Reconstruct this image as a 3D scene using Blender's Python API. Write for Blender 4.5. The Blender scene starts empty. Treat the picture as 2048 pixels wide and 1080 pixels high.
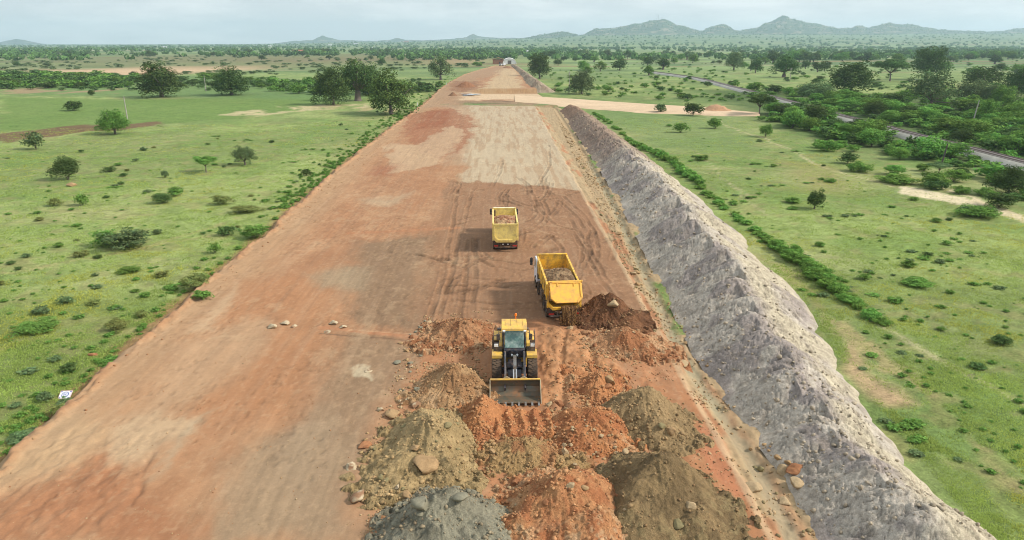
import bpy, math, random
import numpy as np
from mathutils import Vector, Matrix
R = math.radians
rng = np.random.default_rng(7)
random.seed(7)
sc = bpy.context.scene
col = sc.collection

# ------------------------------------------------------------------ camera
H = 20.5
PITCH, YAW, FPX = R(18.2), R(1.02), 1384.0
cam = bpy.data.objects.new('camera', bpy.data.cameras.new('camera'))
cam.location = (0, 0, H)
cam.rotation_euler = (math.pi / 2 - PITCH, 0, -YAW)
cam.data.sensor_width = 36
cam.data.lens = FPX / 2048 * 36
cam.data.clip_start = 0.5
cam.data.clip_end = 40000
col.objects.link(cam)
sc.camera = cam

# ------------------------------------------------------------------ world, sun, exposure
SUN_EL, SUN_AZ = R(38), R(97)          # azimuth clockwise from +Y
w = bpy.data.worlds.new('World'); sc.world = w; w.use_nodes = True
nt = w.node_tree; nt.nodes.clear()
wo = nt.nodes.new('ShaderNodeOutputWorld'); bg = nt.nodes.new('ShaderNodeBackground')
sky = nt.nodes.new('ShaderNodeTexSky'); sky.sky_type = 'NISHITA'; sky.sun_disc = False
sky.sun_elevation = SUN_EL; sky.sun_rotation = SUN_AZ
sky.air_density = 1.0; sky.dust_density = 2.0; sky.ozone_density = 1.5
tc = nt.nodes.new('ShaderNodeTexCoord'); sep = nt.nodes.new('ShaderNodeSeparateXYZ')
nt.links.new(tc.outputs['Generated'], sep.inputs[0])
mz = nt.nodes.new('ShaderNodeMath'); mz.operation = 'MULTIPLY'; mz.inputs[1].default_value = 5.0
nt.links.new(sep.outputs['Z'], mz.inputs[0])
cmb = nt.nodes.new('ShaderNodeCombineXYZ')
nt.links.new(sep.outputs['X'], cmb.inputs['X']); nt.links.new(sep.outputs['Y'], cmb.inputs['Y']); nt.links.new(mz.outputs[0], cmb.inputs['Z'])
cn = nt.nodes.new('ShaderNodeTexNoise'); cn.inputs['Scale'].default_value = 4.5; cn.inputs['Detail'].default_value = 8; cn.inputs['Roughness'].default_value = 0.58
nt.links.new(cmb.outputs[0], cn.inputs['Vector'])
cr = nt.nodes.new('ShaderNodeValToRGB')
cr.color_ramp.elements[0].position = 0.44; cr.color_ramp.elements[0].color = (7.5, 8.1, 8.5, 1)
cr.color_ramp.elements[1].position = 0.62; cr.color_ramp.elements[1].color = (9.8, 10.2, 10.4, 1)
nt.links.new(cn.outputs['Fac'], cr.inputs[0])
mx = nt.nodes.new('ShaderNodeMix'); mx.data_type = 'RGBA'; mx.inputs[0].default_value = 0.82
nt.links.new(sky.outputs[0], mx.inputs[6]); nt.links.new(cr.outputs[0], mx.inputs[7])
nt.links.new(mx.outputs[2], bg.inputs[0]); bg.inputs[1].default_value = 0.095
nt.links.new(bg.outputs[0], wo.inputs[0])

sun = bpy.data.objects.new('sun', bpy.data.lights.new('sun', 'SUN'))
sun.data.energy = 4.0; sun.data.angle = R(7.0); sun.data.color = (1.0, 0.91, 0.80)
sd = Vector((math.sin(SUN_AZ) * math.cos(SUN_EL), math.cos(SUN_AZ) * math.cos(SUN_EL), math.sin(SUN_EL)))
sun.rotation_euler = sd.to_track_quat('Z', 'Y').to_euler()
sun.location = (30, 0, 60)
col.objects.link(sun)
vs = sc.view_settings
vs.view_transform = 'Standard'; vs.look = 'None'; vs.gamma = 1; vs.use_curve_mapping = False
vs.exposure = 0.22
sc.cycles.filter_width = 1.0
sc.cycles.volume_bounces = 2

# ------------------------------------------------------------------ helpers
_f = np.array([math.sin(YAW), math.cos(YAW), 0]); _r = np.array([math.cos(YAW), -math.sin(YAW), 0])
_F = math.cos(PITCH) * _f + np.array([0, 0, -math.sin(PITCH)])
_U = math.sin(PITCH) * _f + np.array([0, 0, math.cos(PITCH)])

def G(u, v, z=0.0):
    """where the sight line through a point of the photo meets the height z"""
    d = _F + _r * (u - 1024) / FPX - _U * (v - 540) / FPX
    k = (z - H) / d[2]
    return np.array([d[0] * k, d[1] * k])

def scale_at(x, y):
    """photo pixels per metre there"""
    return FPX / (x * _F[0] + y * _F[1] + H * math.sin(PITCH))

def tag(o, label=None, cat=None, group=None, kind=None):
    if label: o['label'] = label
    if cat: o['category'] = cat
    if group: o['group'] = group
    if kind: o['kind'] = kind
    return o

def srgb(r, g, b, k=1.0):
    f = lambda c: (c / 255 / 12.92) if c <= 10 else ((c / 255 + 0.055) / 1.055) ** 2.4
    return np.array([f(r) * k, f(g) * k, f(b) * k])

def hsh(ix, iy, seed):
    n = (ix.astype(np.int64) * 374761393 + iy.astype(np.int64) * 668265263 + seed * 1274126177) & 0xffffffff
    n = ((n ^ (n >> 13)) * 1274126177) & 0xffffffff
    n = n ^ (n >> 16)
    return (n & 0xffff) / 65535.0

def vn(x, y, seed=0):
    x0 = np.floor(x); y0 = np.floor(y); fx = x - x0; fy = y - y0
    fx = fx * fx * (3 - 2 * fx); fy = fy * fy * (3 - 2 * fy)
    a = hsh(x0, y0, seed); b = hsh(x0 + 1, y0, seed); c = hsh(x0, y0 + 1, seed); d = hsh(x0 + 1, y0 + 1, seed)
    return (a * (1 - fx) + b * fx) * (1 - fy) + (c * (1 - fx) + d * fx) * fy

def fbm(x, y, seed=0, octs=4, rough=0.5):
    s = 0; a = 1; t = 0
    for i in range(octs):
        s = s + a * vn(x * 2 ** i + 17.3 * i, y * 2 ** i - 9.1 * i, seed + i); t += a; a *= rough
    return s / t

def sst(a, b, x):
    t = np.clip((x - a) / (b - a), 0, 1); return t * t * (3 - 2 * t)

def seg_dist(x, y, P, closed=False):
    """distance to a polyline, and the signed inside mask when closed"""
    n = len(P); d = np.full(np.shape(x), 1e9); ins = np.zeros(np.shape(x), bool)
    for i in range(n if closed else n - 1):
        ax, ay = P[i]; bx, by = P[(i + 1) % n]
        ex, ey = bx - ax, by - ay
        t = np.clip(((x - ax) * ex + (y - ay) * ey) / (ex * ex + ey * ey + 1e-9), 0, 1)
        d = np.minimum(d, np.hypot(x - ax - t * ex, y - ay - t * ey))
        if closed:
            c = ((ay > y) != (by > y)) & (x < (bx - ax) * (y - ay) / (by - ay + 1e-12) + ax)
            ins ^= c
    return np.where(ins, -d, d) if closed else d

def W(px, z=0.0):
    return [tuple(G(u, v, z)) for u, v in px]

def polymask(x, y, px, soft, z=0.0):
    """soft mask of a patch given by photo points, soft is the width in metres of its edge"""
    P = W(px, z)
    P_ = np.array(P); m = 6 * np.max(soft)
    sel = (x > P_[:, 0].min() - m) & (x < P_[:, 0].max() + m) & (y > P_[:, 1].min() - m) & (y < P_[:, 1].max() + m)
    out = np.zeros(np.shape(x))
    if sel.any():
        d = seg_dist(x[sel], y[sel], P, True)
        s = soft[sel] if np.ndim(soft) else soft
        out[sel] = 1 - sst(-1, 1, d / s)
    return out

def mesh_obj(name, V, F, mats, parent=None, smooth=True, cols=None, mi=None, loc=None):
    me = bpy.data.meshes.new(name)
    V = np.asarray(V, np.float32)
    if isinstance(F, np.ndarray):
        n, k = F.shape
        me.vertices.add(len(V)); me.vertices.foreach_set('co', V.ravel())
        me.loops.add(n * k); me.loops.foreach_set('vertex_index', F.astype(np.int32).ravel())
        me.polygons.add(n)
        me.polygons.foreach_set('loop_start', np.arange(0, n * k, k, dtype=np.int32))
        me.polygons.foreach_set('loop_total', np.full(n, k, np.int32))
    else:
        me.from_pydata([tuple(map(float, v)) for v in V], [], F)
    me.update(calc_edges=True)
    if isinstance(mats, (list, tuple)):
        for m in mats: me.materials.append(m)
    else: me.materials.append(mats)
    if mi is not None: me.polygons.foreach_set('material_index', np.asarray(mi, np.int32))
    if smooth: me.polygons.foreach_set('use_smooth', np.ones(len(me.polygons), bool))
    if cols is not None:
        a = me.color_attributes.new('Col', 'FLOAT_COLOR', 'POINT')
        c = np.ones((len(V), 4), np.float32); c[:, :3] = cols
        a.data.foreach_set('color', c.ravel())
    o = bpy.data.objects.new(name, me); col.objects.link(o)
    if parent: o.parent = parent
    if loc is not None: o.location = loc
    return o

def grid_faces(nr, nc):
    i = np.arange(nr - 1)[:, None] * nc + np.arange(nc - 1)[None, :]
    i = i.ravel()
    return np.stack([i, i + 1, i + nc + 1, i + nc], 1)

def empty(name, loc, rz=0.0):
    o = bpy.data.objects.new(name, None); o.location = loc; o.rotation_euler = (0, 0, rz)
    o.empty_display_size = 0.5
    col.objects.link(o); return o

# ---- materials
def mat_new(name):
    m = bpy.data.materials.new(name); m.use_nodes = True
    return m, m.node_tree, m.node_tree.nodes['Principled BSDF']

def mat_plain(name, rgb, rough=0.5, metal=0.0, dirt=None, dirt_amt=0.45, dscale=2.5, spec=0.5):
    m, t, b = mat_new(name)
    b.inputs['Base Color'].default_value = (*rgb, 1); b.inputs['Roughness'].default_value = rough
    b.inputs['Metallic'].default_value = metal
    b.inputs['Specular IOR Level'].default_value = spec
    if dirt is not None:
        tcn = t.nodes.new('ShaderNodeTexCoord')
        n = t.nodes.new('ShaderNodeTexNoise'); n.inputs['Scale'].default_value = dscale; n.inputs['Detail'].default_value = 6; n.inputs['Roughness'].default_value = 0.65
        t.links.new(tcn.outputs['Object'], n.inputs['Vector'])
        r = t.nodes.new('ShaderNodeValToRGB'); r.color_ramp.elements[0].position = 0.42; r.color_ramp.elements[1].position = 0.68
        r.color_ramp.elements[0].color = (0, 0, 0, 1); r.color_ramp.elements[1].color = (dirt_amt * 1.6,) * 3 + (1,)
        t.links.new(n.outputs['Fac'], r.inputs[0])
        mi = t.nodes.new('ShaderNodeMix'); mi.data_type = 'RGBA'
        t.links.new(r.outputs[0], mi.inputs[0])
        mi.inputs[6].default_value = (*rgb, 1); mi.inputs[7].default_value = (*dirt, 1)
        t.links.new(mi.outputs[2], b.inputs['Base Color'])
        r2 = t.nodes.new('ShaderNodeMath'); r2.operation = 'MULTIPLY_ADD'; r2.inputs[1].default_value = 0.4; r2.inputs[2].default_value = rough
        t.links.new(r.outputs[0], r2.inputs[0]); t.links.new(r2.outputs[0], b.inputs['Roughness'])
    return m

def mat_soil(name, rgb=None, scales=((1.2, 0.25), (6, 0.3), (30, 0.35)), bump=0.5, bscale=9.0, bdist=0.06, stretch=None, rough=0.95, vor=None):
    """earth: colour from the Col attribute or rgb, broken up by several octaves of noise, with bump"""
    m, t, b = mat_new(name)
    b.inputs['Roughness'].default_value = rough; b.inputs['Specular IOR Level'].default_value = 0.15
    if rgb is None:
        src = t.nodes.new('ShaderNodeAttribute'); src.attribute_name = 'Col'; s = src.outputs['Color']
    else:
        src = t.nodes.new('ShaderNodeRGB'); src.outputs[0].default_value = (*rgb, 1); s = src.outputs[0]
    tcn = t.nodes.new('ShaderNodeTexCoord'); vec = tcn.outputs['Object']
    if stretch:
        mp = t.nodes.new('ShaderNodeMapping'); mp.inputs['Scale'].default_value = stretch
        t.links.new(vec, mp.inputs[0]); vec = mp.outputs[0]
    for sca, amp in scales:
        n = t.nodes.new('ShaderNodeTexNoise'); n.inputs['Scale'].default_value = sca; n.inputs['Detail'].default_value = 5; n.inputs['Roughness'].default_value = 0.6
        t.links.new(vec, n.inputs['Vector'])
        mr = t.nodes.new('ShaderNodeMapRange'); mr.inputs[1].default_value = 0.3; mr.inputs[2].default_value = 0.7
        mr.inputs[3].default_value = 1 - amp; mr.inputs[4].default_value = 1 + amp
        t.links.new(n.outputs['Fac'], mr.inputs[0])
        mm = t.nodes.new('ShaderNodeVectorMath'); mm.operation = 'SCALE'
        t.links.new(s, mm.inputs[0]); t.links.new(mr.outputs[0], mm.inputs['Scale']); s = mm.outputs[0]
    t.links.new(s, b.inputs['Base Color'])
    n = t.nodes.new('ShaderNodeTexNoise'); n.inputs['Scale'].default_value = bscale; n.inputs['Detail'].default_value = 8; n.inputs['Roughness'].default_value = 0.7
    t.links.new(vec, n.inputs['Vector'])
    bp = t.nodes.new('ShaderNodeBump'); bp.inputs['Strength'].default_value = bump; bp.inputs['Distance'].default_value = bdist
    t.links.new(n.outputs['Fac'], bp.inputs['Height']); t.links.new(bp.outputs[0], b.inputs['Normal'])
    return m

def mat_leaf(name, rgb, trans=0.25, vary=0.25):
    m, t, b = mat_new(name)
    t.nodes.remove(b)
    out = t.nodes['Material Output']
    at = t.nodes.new('ShaderNodeAttribute'); at.attribute_name = 'Col'
    oi = t.nodes.new('ShaderNodeObjectInfo')
    hs = t.nodes.new('ShaderNodeHueSaturation')
    mr = t.nodes.new('ShaderNodeMapRange'); mr.inputs[3].default_value = 1 - vary; mr.inputs[4].default_value = 1 + vary
    t.links.new(oi.outputs['Random'], mr.inputs[0]); t.links.new(mr.outputs[0], hs.inputs['Value'])
    m2 = t.nodes.new('ShaderNodeMath'); m2.operation = 'MULTIPLY_ADD'; m2.inputs[1].default_value = 0.03; m2.inputs[2].default_value = 0.485
    t.links.new(oi.outputs['Random'], m2.inputs[0]); t.links.new(m2.outputs[0], hs.inputs['Hue'])
    mu = t.nodes.new('ShaderNodeMix'); mu.data_type = 'RGBA'; mu.blend_type = 'MULTIPLY'; mu.inputs[0].default_value = 1
    mu.inputs[6].default_value = (*rgb, 1); t.links.new(at.outputs['Color'], mu.inputs[7])
    t.links.new(mu.outputs[2], hs.inputs['Color'])
    d = t.nodes.new('ShaderNodeBsdfDiffuse'); tr = t.nodes.new('ShaderNodeBsdfTranslucent'); ms = t.nodes.new('ShaderNodeMixShader')
    ms.inputs[0].default_value = trans
    t.links.new(hs.outputs[0], d.inputs[0]); t.links.new(hs.outputs[0], tr.inputs[0])
    t.links.new(d.outputs[0], ms.inputs[1]); t.links.new(tr.outputs[0], ms.inputs[2]); t.links.new(ms.outputs[0], out.inputs[0])
    return m

K = 0.74                     # albedo for a photo colour in full light
def A(r, g, b):
    c = srgb(r, g, b, K); l = c @ np.array([.3, .6, .1])
    return c * 0.96 + l * 0.04 if g > r else (c * 0.88 + l * 0.12) * np.array([1.0, 0.99, 0.84])

M_ground = mat_soil('meadow', scales=((0.3, 0.14), (1.3, 0.20), (5, 0.26), (16, .2)), bump=0.8, bscale=4.0, bdist=0.16)
M_road = mat_soil('graded_earth', scales=((0.5, 0.05), (3, 0.06), (14, 0.09)), bump=0.35, bscale=6.0, bdist=0.05)
M_bank = mat_soil('grey_spoil', scales=((1.0, 0.12), (5, 0.20), (18, 0.28)), bump=0.75, bscale=7.0, bdist=0.12)
M_heap = mat_soil('loose_soil', scales=((1.2, 0.10), (6, 0.18), (22, 0.28)), bump=1.0, bscale=6.0, bdist=0.16)
M_side = mat_soil('pale_dirt', scales=((0.3, 0.08), (2, 0.1)), bump=0.2)
M_hill = mat_soil('rocky_hill', scales=((0.01, 0.15), (0.05, 0.2)), bump=0.2, bscale=0.1, bdist=4)
M_stone = mat_soil('stone', rgb=None, scales=((3, 0.15), (14, 0.2)), bump=0.5, bscale=10)
BARK = mat_soil('bark', rgb=(0.17, 0.14, 0.12), scales=((3, 0.2), (14, 0.2)), bump=0.4)

# ------------------------------------------------------------------ terrain functions
Lpx = [(-160, 1080), (0, 935), (150, 803), (250, 706), (345, 625), (440, 545), (540, 465), (600, 405), (700, 320), (790, 250), (830, 222), (875, 185), (925, 156), (962, 141), (1000, 129.5)]
Rpx = [(1655, 1080), (1560, 910), (1475, 800), (1400, 700), (1318, 540), (1245, 400), (1180, 300), (1120, 215), (1075, 188), (1052, 170), (1035, 145), (1022, 131)]
Lw = np.array(W(Lpx, -0.3)); Rw = np.array(W(Rpx, -0.1))
def XL(y): return np.interp(y, Lw[:, 1], Lw[:, 0])
def XR(y): return np.interp(y, Rw[:, 1], Rw[:, 0])
Y_END = Lw[-1, 1]
def platz(y, q=1.0):
    return 0.0 - 0.35 * sst(238, 250, y) + 1.75 * (q * sst(306, 311, y) + (1 - q) * sst(255, 380, y)) - 1.0 * sst(430, 640, y)

ridge_u = [-600, 0, 300, 520, 600, 700, 800, 900, 960, 1050, 1100, 1160, 1500, 1800, 2048, 2600]
ridge_p = [0, 0, 0, 1.0, 3.0, 4.5, 5, 8, 10, 11, 13, 17, 19, 19, 21, 21]
def umap(x, y): return 1024 + FPX * (x / np.maximum(y, 1) - math.tan(YAW)) / math.cos(PITCH) * 0.98
def far_base(x, y):
    p = np.interp(umap(x, y), ridge_u, ridge_p)
    return p / FPX * 6100 * sst(2300, 6100, y) * (0.9 + 0.1 * np.cos(PITCH))
def ground_z(x, y):
    z = -0.62 + 0.22 * (fbm(x / 22, y / 22, 3, 3) - 0.5) + 0.9 * (fbm(x / 160, y / 160, 5, 2) - 0.5) * sst(260, 700, y)
    z = z + far_base(x, y) + 14 * (fbm(x / 900, y / 900, 8, 3) - 0.5) * sst(2500, 4500, y) * (np.interp(umap(x, y), ridge_u, ridge_p) > 2)
    return z

# ------------------------------------------------------------------ ground sheet
ys = np.concatenate([[-400, -120, -30, 0, 8], 12 * 1.0085 ** np.arange(0, 790)])
ys = ys[ys < 9200]
ts = np.linspace(-1.45, 1.45, 640)
YY, TT = np.meshgrid(ys, ts, indexing='ij')
XX = TT * np.maximum(YY, 25)
x = XX.ravel(); y = YY.ravel()
z = ground_z(x, y)
z -= 1.6 * sst(0, 1, np.minimum(x - XL(y) - 1, XR(y) - x + .5)) * (y < 640)
tuft = fbm(x * 1.1, y * 1.1, 21, 3)
z += 0.20 * (tuft - 0.5) * (1 - sst(60, 160, y))

wx = x + (fbm(x / 6, y / 6, 31, 3) - 0.5) * (4 + y * 0.02); wy = y + (fbm(x / 6, y / 6, 41, 3) - 0.5) * (4 + y * 0.03)
n1 = fbm(x / 40, y / 40, 51, 4); n2 = fbm(x / 9, y / 9, 61, 4); n3 = fbm(x / 2.0, y / 2.0, 71, 3)
green = A(154, 172, 100); lush = A(108, 146, 66); olive = A(126, 144, 84); dry = A(170, 168, 118); bare = A(186, 166, 132)
def mixc(c, d, m): return c * (1 - m[:, None]) + np.asarray(d)[None, :] * m[:, None]
c = np.repeat(green[None, :], len(x), 0)
c = mixc(c, olive, sst(0.42, 0.62, n1) * 0.7)
c = mixc(c, lush, sst(0.5, 0.68, n2) * 0.45)
c = mixc(c, dry, sst(0.56, 0.78, fbm(x / 15, y / 15, 81, 4)) * 0.55)
c = mixc(c, A(158, 146, 98), sst(0.56, 0.72, n3) * 0.45)
c = mixc(c, A(104, 128, 62), sst(0.55, 0.68, fbm(x / 1.3, y / 1.3, 75, 4, .6)) * 0.45)
c = mixc(c, A(176, 178, 120), sst(0.52, 0.70, fbm(x / 28, y / 22, 76, 3)) * 0.5 * (y < 260) * (.35 + .65 * (x > 0)))
c = c * (1 + .30 * (fbm(x / 5, y / 9, 78, 4, .6) - .5) * sst(80, 200, y))[:, None]
c = c * (1 + .22 * (fbm(x / 18, y / 34, 79, 4, .6) - .5) * sst(150, 500, y))[:, None]
c = mixc(c, A(104, 132, 70), sst(.5, .62, fbm(x / 9, y / 20, 74, 4, .6)) * sst(140, 260, y) * .6)
# far plain: long strips of fields
fs = fbm(x / 260, y / 70, 91, 4)
far = sst(330, 700, y)
c = mixc(c, A(142, 166, 106), far * 0.8)
c = mixc(c, A(96, 124, 76), far * sst(0.42, 0.55, fs) * 0.9)
c = mixc(c, A(168, 172, 124), far * sst(0.60, 0.70, fs) * 0.8)
c = mixc(c, A(150, 122, 98), far * sst(0.68, 0.76, fbm(x / 200, y / 60, 97, 3)) * 0.7)
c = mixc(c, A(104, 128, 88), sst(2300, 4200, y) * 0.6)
def patch(px, colr, soft, amt=1.0, z0=-0.6, brk=None):
    global c
    m = polymask(wx, wy, px, soft * np.maximum(1, y / 120), z0) * amt
    if brk: m = m * sst(.44, .58, fbm(x / brk, y / brk * .6, 93, 4, .6))
    c = mixc(c, colr, m)
# left side
patch([(0, 195), (250, 200), (640, 190), (690, 205), (430, 240), (300, 250), (0, 262)], A(112, 142, 68), 1.5, 0.85)      # crop field
patch([(0, 150), (260, 145), (700, 165), (860, 160), (700, 200), (0, 190)], A(108, 140, 80), 4, 0.8)
patch([(0, 176), (150, 174), (300, 180), (260, 187), (0, 188)], A(170, 146, 118), 2.5, 0.9, brk=14)
patch([(0, 268), (140, 252), (310, 244), (320, 252), (180, 263), (0, 286)], A(124, 98, 76), 0.6, 0.95)                   # ploughed strip
patch([(430, 232), (560, 213), (730, 207), (735, 215), (620, 222), (500, 232)], A(205, 190, 155), 0.7, 0.9, brk=4)
patch([(640, 213), (830, 218), (820, 224), (660, 224)], A(180, 165, 125), 1.2, 0.8, brk=4)
patch([(60, 141), (180, 139), (300, 132), (540, 130), (545, 136), (380, 146), (280, 154), (150, 150)], A(214, 182, 154), 6, .95)  # dry river bed
patch([(0, 118), (400, 108), (1000, 108), (960, 130), (560, 135), (0, 135)], A(128, 128, 92), 18, 0.75)                  # brown scrub plain
patch([(330, 118), (900, 112), (930, 120), (600, 126)], A(140, 124, 96), 15, 0.5)
patch([(890, 118), (955, 118), (950, 126), (880, 128)], A(180, 140, 112), 8, 0.8)
for a_, b_, a2, b2 in ((0, 545, 420, 470), (0, 705, 420, 590), (110, 690, 330, 640), (180, 520, 440, 445)):
    P = W([(a_, b_), ((a_ + a2) / 2, (b_ + b2) / 2 + 8), (a2, b2)], -0.6)
    c = mixc(c, A(182, 168, 122), (1 - sst(0.15, 0.7, seg_dist(wx * 0.5 + x * 0.5, wy * 0.5 + y * 0.5, P))) * 0.5)
patch([(0, 600), (330, 600), (260, 690), (100, 800), (0, 900)], A(134, 144, 76), 4, 0.35)
# right side
patch([(1150, 205), (1480, 225), (1500, 300), (1300, 300)], A(120, 146, 84), 4, 0.7)
patch([(1400, 180), (1900, 190), (2300, 240), (2300, 420), (1900, 330), (1650, 285), (1500, 235)], A(78, 104, 52), 4, 0.8)   # darker green ground under the scrub
patch([(1780, 372), (1850, 378), (1960, 405), (1940, 412), (1850, 398), (1790, 385)], A(226, 212, 186), 0.35, 1.0)
patch([(1880, 372), (1960, 400), (2048, 428), (2200, 470), (2200, 485), (2040, 440), (1945, 408)], A(222, 206, 178), 0.3, .95)
for L_, ww, am in (([(1610, 315), (1650, 335), (1700, 350), (1780, 372)], 0.6, 0.8), ([(1395, 225), (1480, 262), (1540, 280), (1610, 315)], 0.5, 0.6), ([(1690, 590), (1770, 650), (1880, 720), (2048, 810)], 0.5, 0.6), ([(1390, 300), (1470, 380), (1530, 430)], 0.3, 0.35), ([(1340, 330), (1430, 350), (1500, 395)], 0.25, 0.3)):
    P = W(L_, -0.6)
    c = mixc(c, A(212, 198, 168), (1 - sst(0.1, ww, seg_dist(wx * 0.3 + x * 0.7, wy * 0.3 + y * 0.7, P))) * am)
patch([(1660, 640), (1720, 640), (1860, 800), (2048, 960), (2048, 1000), (1900, 900), (1760, 800)], A(180, 164, 120), 1.2, 0.8, brk=2.2)
patch([(1700, 690), (1740, 760), (1800, 800), (1740, 800), (1690, 740)], A(200, 168, 138), 0.7, 0.9)
patch([(1330, 370), (1400, 420), (1500, 500), (1620, 560), (1660, 640), (1600, 580), (1470, 470)], A(172, 158, 108), 0.8, 0.65)
patch([(1560, 320), (1680, 330), (1700, 390), (1600, 380)], A(158, 150, 96), 3, 0.6)
patch([(1900, 950), (2048, 1020), (2300, 1300), (1980, 1080)], A(136, 164, 84), 1.2, 0.5)
patch([(1900, 820), (2048, 880), (2300, 1100), (2048, 960)], A(122, 150, 78), 0.9, 0.45, brk=1.6)
# worn soil along the embankments
e = np.minimum(np.abs(x - XL(y) + 0.6), 9)
c = mixc(c, A(168, 124, 92), (1 - sst(0.2, 1.6 + 0 * y, e + (n3 - 0.5) * 1.6)) * (y < 640) * 0.8)
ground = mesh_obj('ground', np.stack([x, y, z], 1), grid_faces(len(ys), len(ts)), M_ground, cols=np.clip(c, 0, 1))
tag(ground, kind='structure')

# ------------------------------------------------------------------ hills
def hill_mesh(pts, dist, depth, base_p, cA, seed, rough=1.0):
    us = np.arange(pts[0][0], pts[-1][0] + 0.1, 0.8)
    prof = np.interp(us, [p[0] for p in pts], [84 - p[1] for p in pts])
    ds = np.linspace(-1, 1, 46)
    UU, DD = np.meshgrid(us, ds, indexing='ij')
    PP = np.repeat(prof[:, None], len(ds), 1)
    yy = dist + DD * depth
    tt = (UU - 1024) / FPX * math.cos(PITCH) / 0.98 + math.tan(YAW)
    xx = tt * yy
    top = PP / FPX * dist * math.cos(PITCH) + H
    nz = fbm(xx / 90, yy / 90, seed, 5, 0.6)
    b = far_base(xx, yy) - 6
    sh = np.clip(1 - np.abs(DD) ** 1.25, 0, 1)
    zz = b + (top - b).clip(0) * sh * (0.84 + 0.32 * nz * (0.3 + sh)) + 10 * rough * (fbm(xx / 30, yy / 30, seed + 9, 3) - 0.5) * (sh > 0)
    xf, yf, zf = xx.ravel(), yy.ravel(), zz.ravel()
    cc = np.repeat(cA[None, :] * .75, len(xf), 0)
    m = sst(0.55, 0.66, fbm(xf / 60, zf / 14 + yf / 60, seed + 3, 4, 0.6))
    cc = mixc(cc, A(176, 160, 142), m * 0.7)
    cc = mixc(cc, A(62, 84, 50), sst(0.5, 0.62, fbm(xf / 45, yf / 45, seed + 5, 4, 0.6)) * 0.7)
    return mesh_obj('hills', np.stack([xf, yf, zf], 1), grid_faces(len(us), len(ds)), M_hill, cols=cc)
hp = [(1040, 76), (1062, 74), (1080, 70), (1105, 66.5), (1120, 64), (1140, 67), (1155, 71), (1165, 70), (1172, 66), (1185, 60), (1215, 58), (1245, 54), (1262, 50), (1275, 49), (1290, 44), (1303, 42), (1318, 40), (1330, 44), (1345, 52), (1362, 56), (1385, 61), (1395, 63), (1405, 58), (1420, 53), (1437, 49), (1450, 54), (1458, 60), (1470, 62), (1490, 59), (1505, 57), (1515, 50), (1530, 44), (1545, 39), (1560, 38), (1575, 42), (1588, 44), (1600, 48), (1620, 49), (1640, 54), (1665, 59), (1688, 58), (1700, 53), (1712, 54), (1722, 58), (1735, 55), (1755, 49), (1765, 47), (1780, 51), (1800, 50), (1825, 54), (1860, 60), (1920, 63), (1960, 64), (2000, 62), (2030, 57), (2048, 54), (2100, 50), (2200, 55), (2300, 62)]
tag(hill_mesh(hp, 6300, 420, 0, A(92, 112, 70), 200), kind='structure')
hp2 = [(10, 87), (30, 84), (45, 81), (65, 77.5), (80, 80), (100, 84), (120, 87)]
tag(hill_mesh(hp2, 8400, 300, 0, A(100, 110, 90), 230, 0.5), kind='structure')
tag(hill_mesh([(560, 86), (600, 81), (635, 80), (645, 75), (655, 72), (668, 75), (690, 80), (760, 81), (785, 79), (800, 76), (815, 79), (850, 80), (900, 78), (935, 75), (948, 68), (958, 72), (980, 75), (1040, 76)], 8300, 300, 0, A(92, 112, 74), 260, 0.6), kind='structure')

# ------------------------------------------------------------------ road: the earthwork platform
yr = 19 * 1.0036 ** np.arange(0, 990); yr = yr[yr < Y_END]
s = np.linspace(0, 1, 470)
YR, SR = np.meshgrid(yr, s, indexing='ij')
x0 = XL(YR) - 1.3; x1 = XR(YR) + 0.6
XRR = x0 + (x1 - x0) * SR
x = XRR.ravel(); y = YR.ravel()
edge = x - XL(y) + 0.6 * (fbm(x / 1.1, y / 1.1, 301, 4, .6) - 0.5) + 1.3 * (fbm(x / 5, y / 6, 303, 2) - .5)
z = platz(y, sst(.32, .5, SR.ravel()))
z = z - (z + 0.95) * (1 - sst(-1.25, 0.35, edge))
def soilw(x, y, k=1.0, sd=311):
    k = k * (1 + np.maximum(y - 70, 0) / 90)
    return x + (fbm(x / 3, y / 7, sd, 6, .72) - .5) * 3.4 * k, y + (fbm(x / 3, y / 6, sd + 7, 6, .72) - .5) * 5 * k
wx, wy = soilw(x, y)
nl = fbm(x / 0.7, y / 22, 321, 4)            # streaks along the road
na = fbm(x / 7, y / 14, 331, 4, 0.55); nb = fbm(x / 1.6, y / 2.6, 341, 4, .6)
base = A(182, 132, 100)
c = np.repeat(base[None, :], len(x), 0)
c = mixc(c, A(194, 150, 118), sst(0.42, 0.6, na) * 0.6)
c = mixc(c, A(166, 116, 86), sst(0.47, 0.6, nb) * 0.4)
c = mixc(c, A(190, 152, 120), (1 - sst(2.0, 6.5, edge + (na - .5) * 4)) * 0.85)
def rp(px, colr, soft, amt=1.0):
    global c
    c = mixc(c, colr, polymask(wx, wy, px, soft, 0.0) * amt)
rp([(885, 208), (1105, 213), (1150, 330), (900, 330), (905, 300), (920, 240)], A(192, 166, 144), 3.0, .8)
rp([(930, 208), (1105, 213), (1172, 380), (925, 364), (940, 300), (955, 240)], A(198, 180, 160), .8, .9)
c = mixc(c, A(174, 140, 112), polymask(wx, wy, [(900, 210), (1100, 214), (1170, 380), (905, 366)], 1.0) * sst(.5, .66, fbm(x / .8, y / 9, 455, 4, .6)) * .55)
rp([(900, 360), (1172, 380), (1215, 430), (1300, 610), (1345, 700), (830, 665), (850, 560), (880, 430)], A(160, 119, 93), 0.5, 0.95)
rp([(720, 480), (870, 470), (850, 560), (835, 655), (690, 650), (700, 560)], A(146, 118, 97), 1.3, 0.9)
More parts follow.
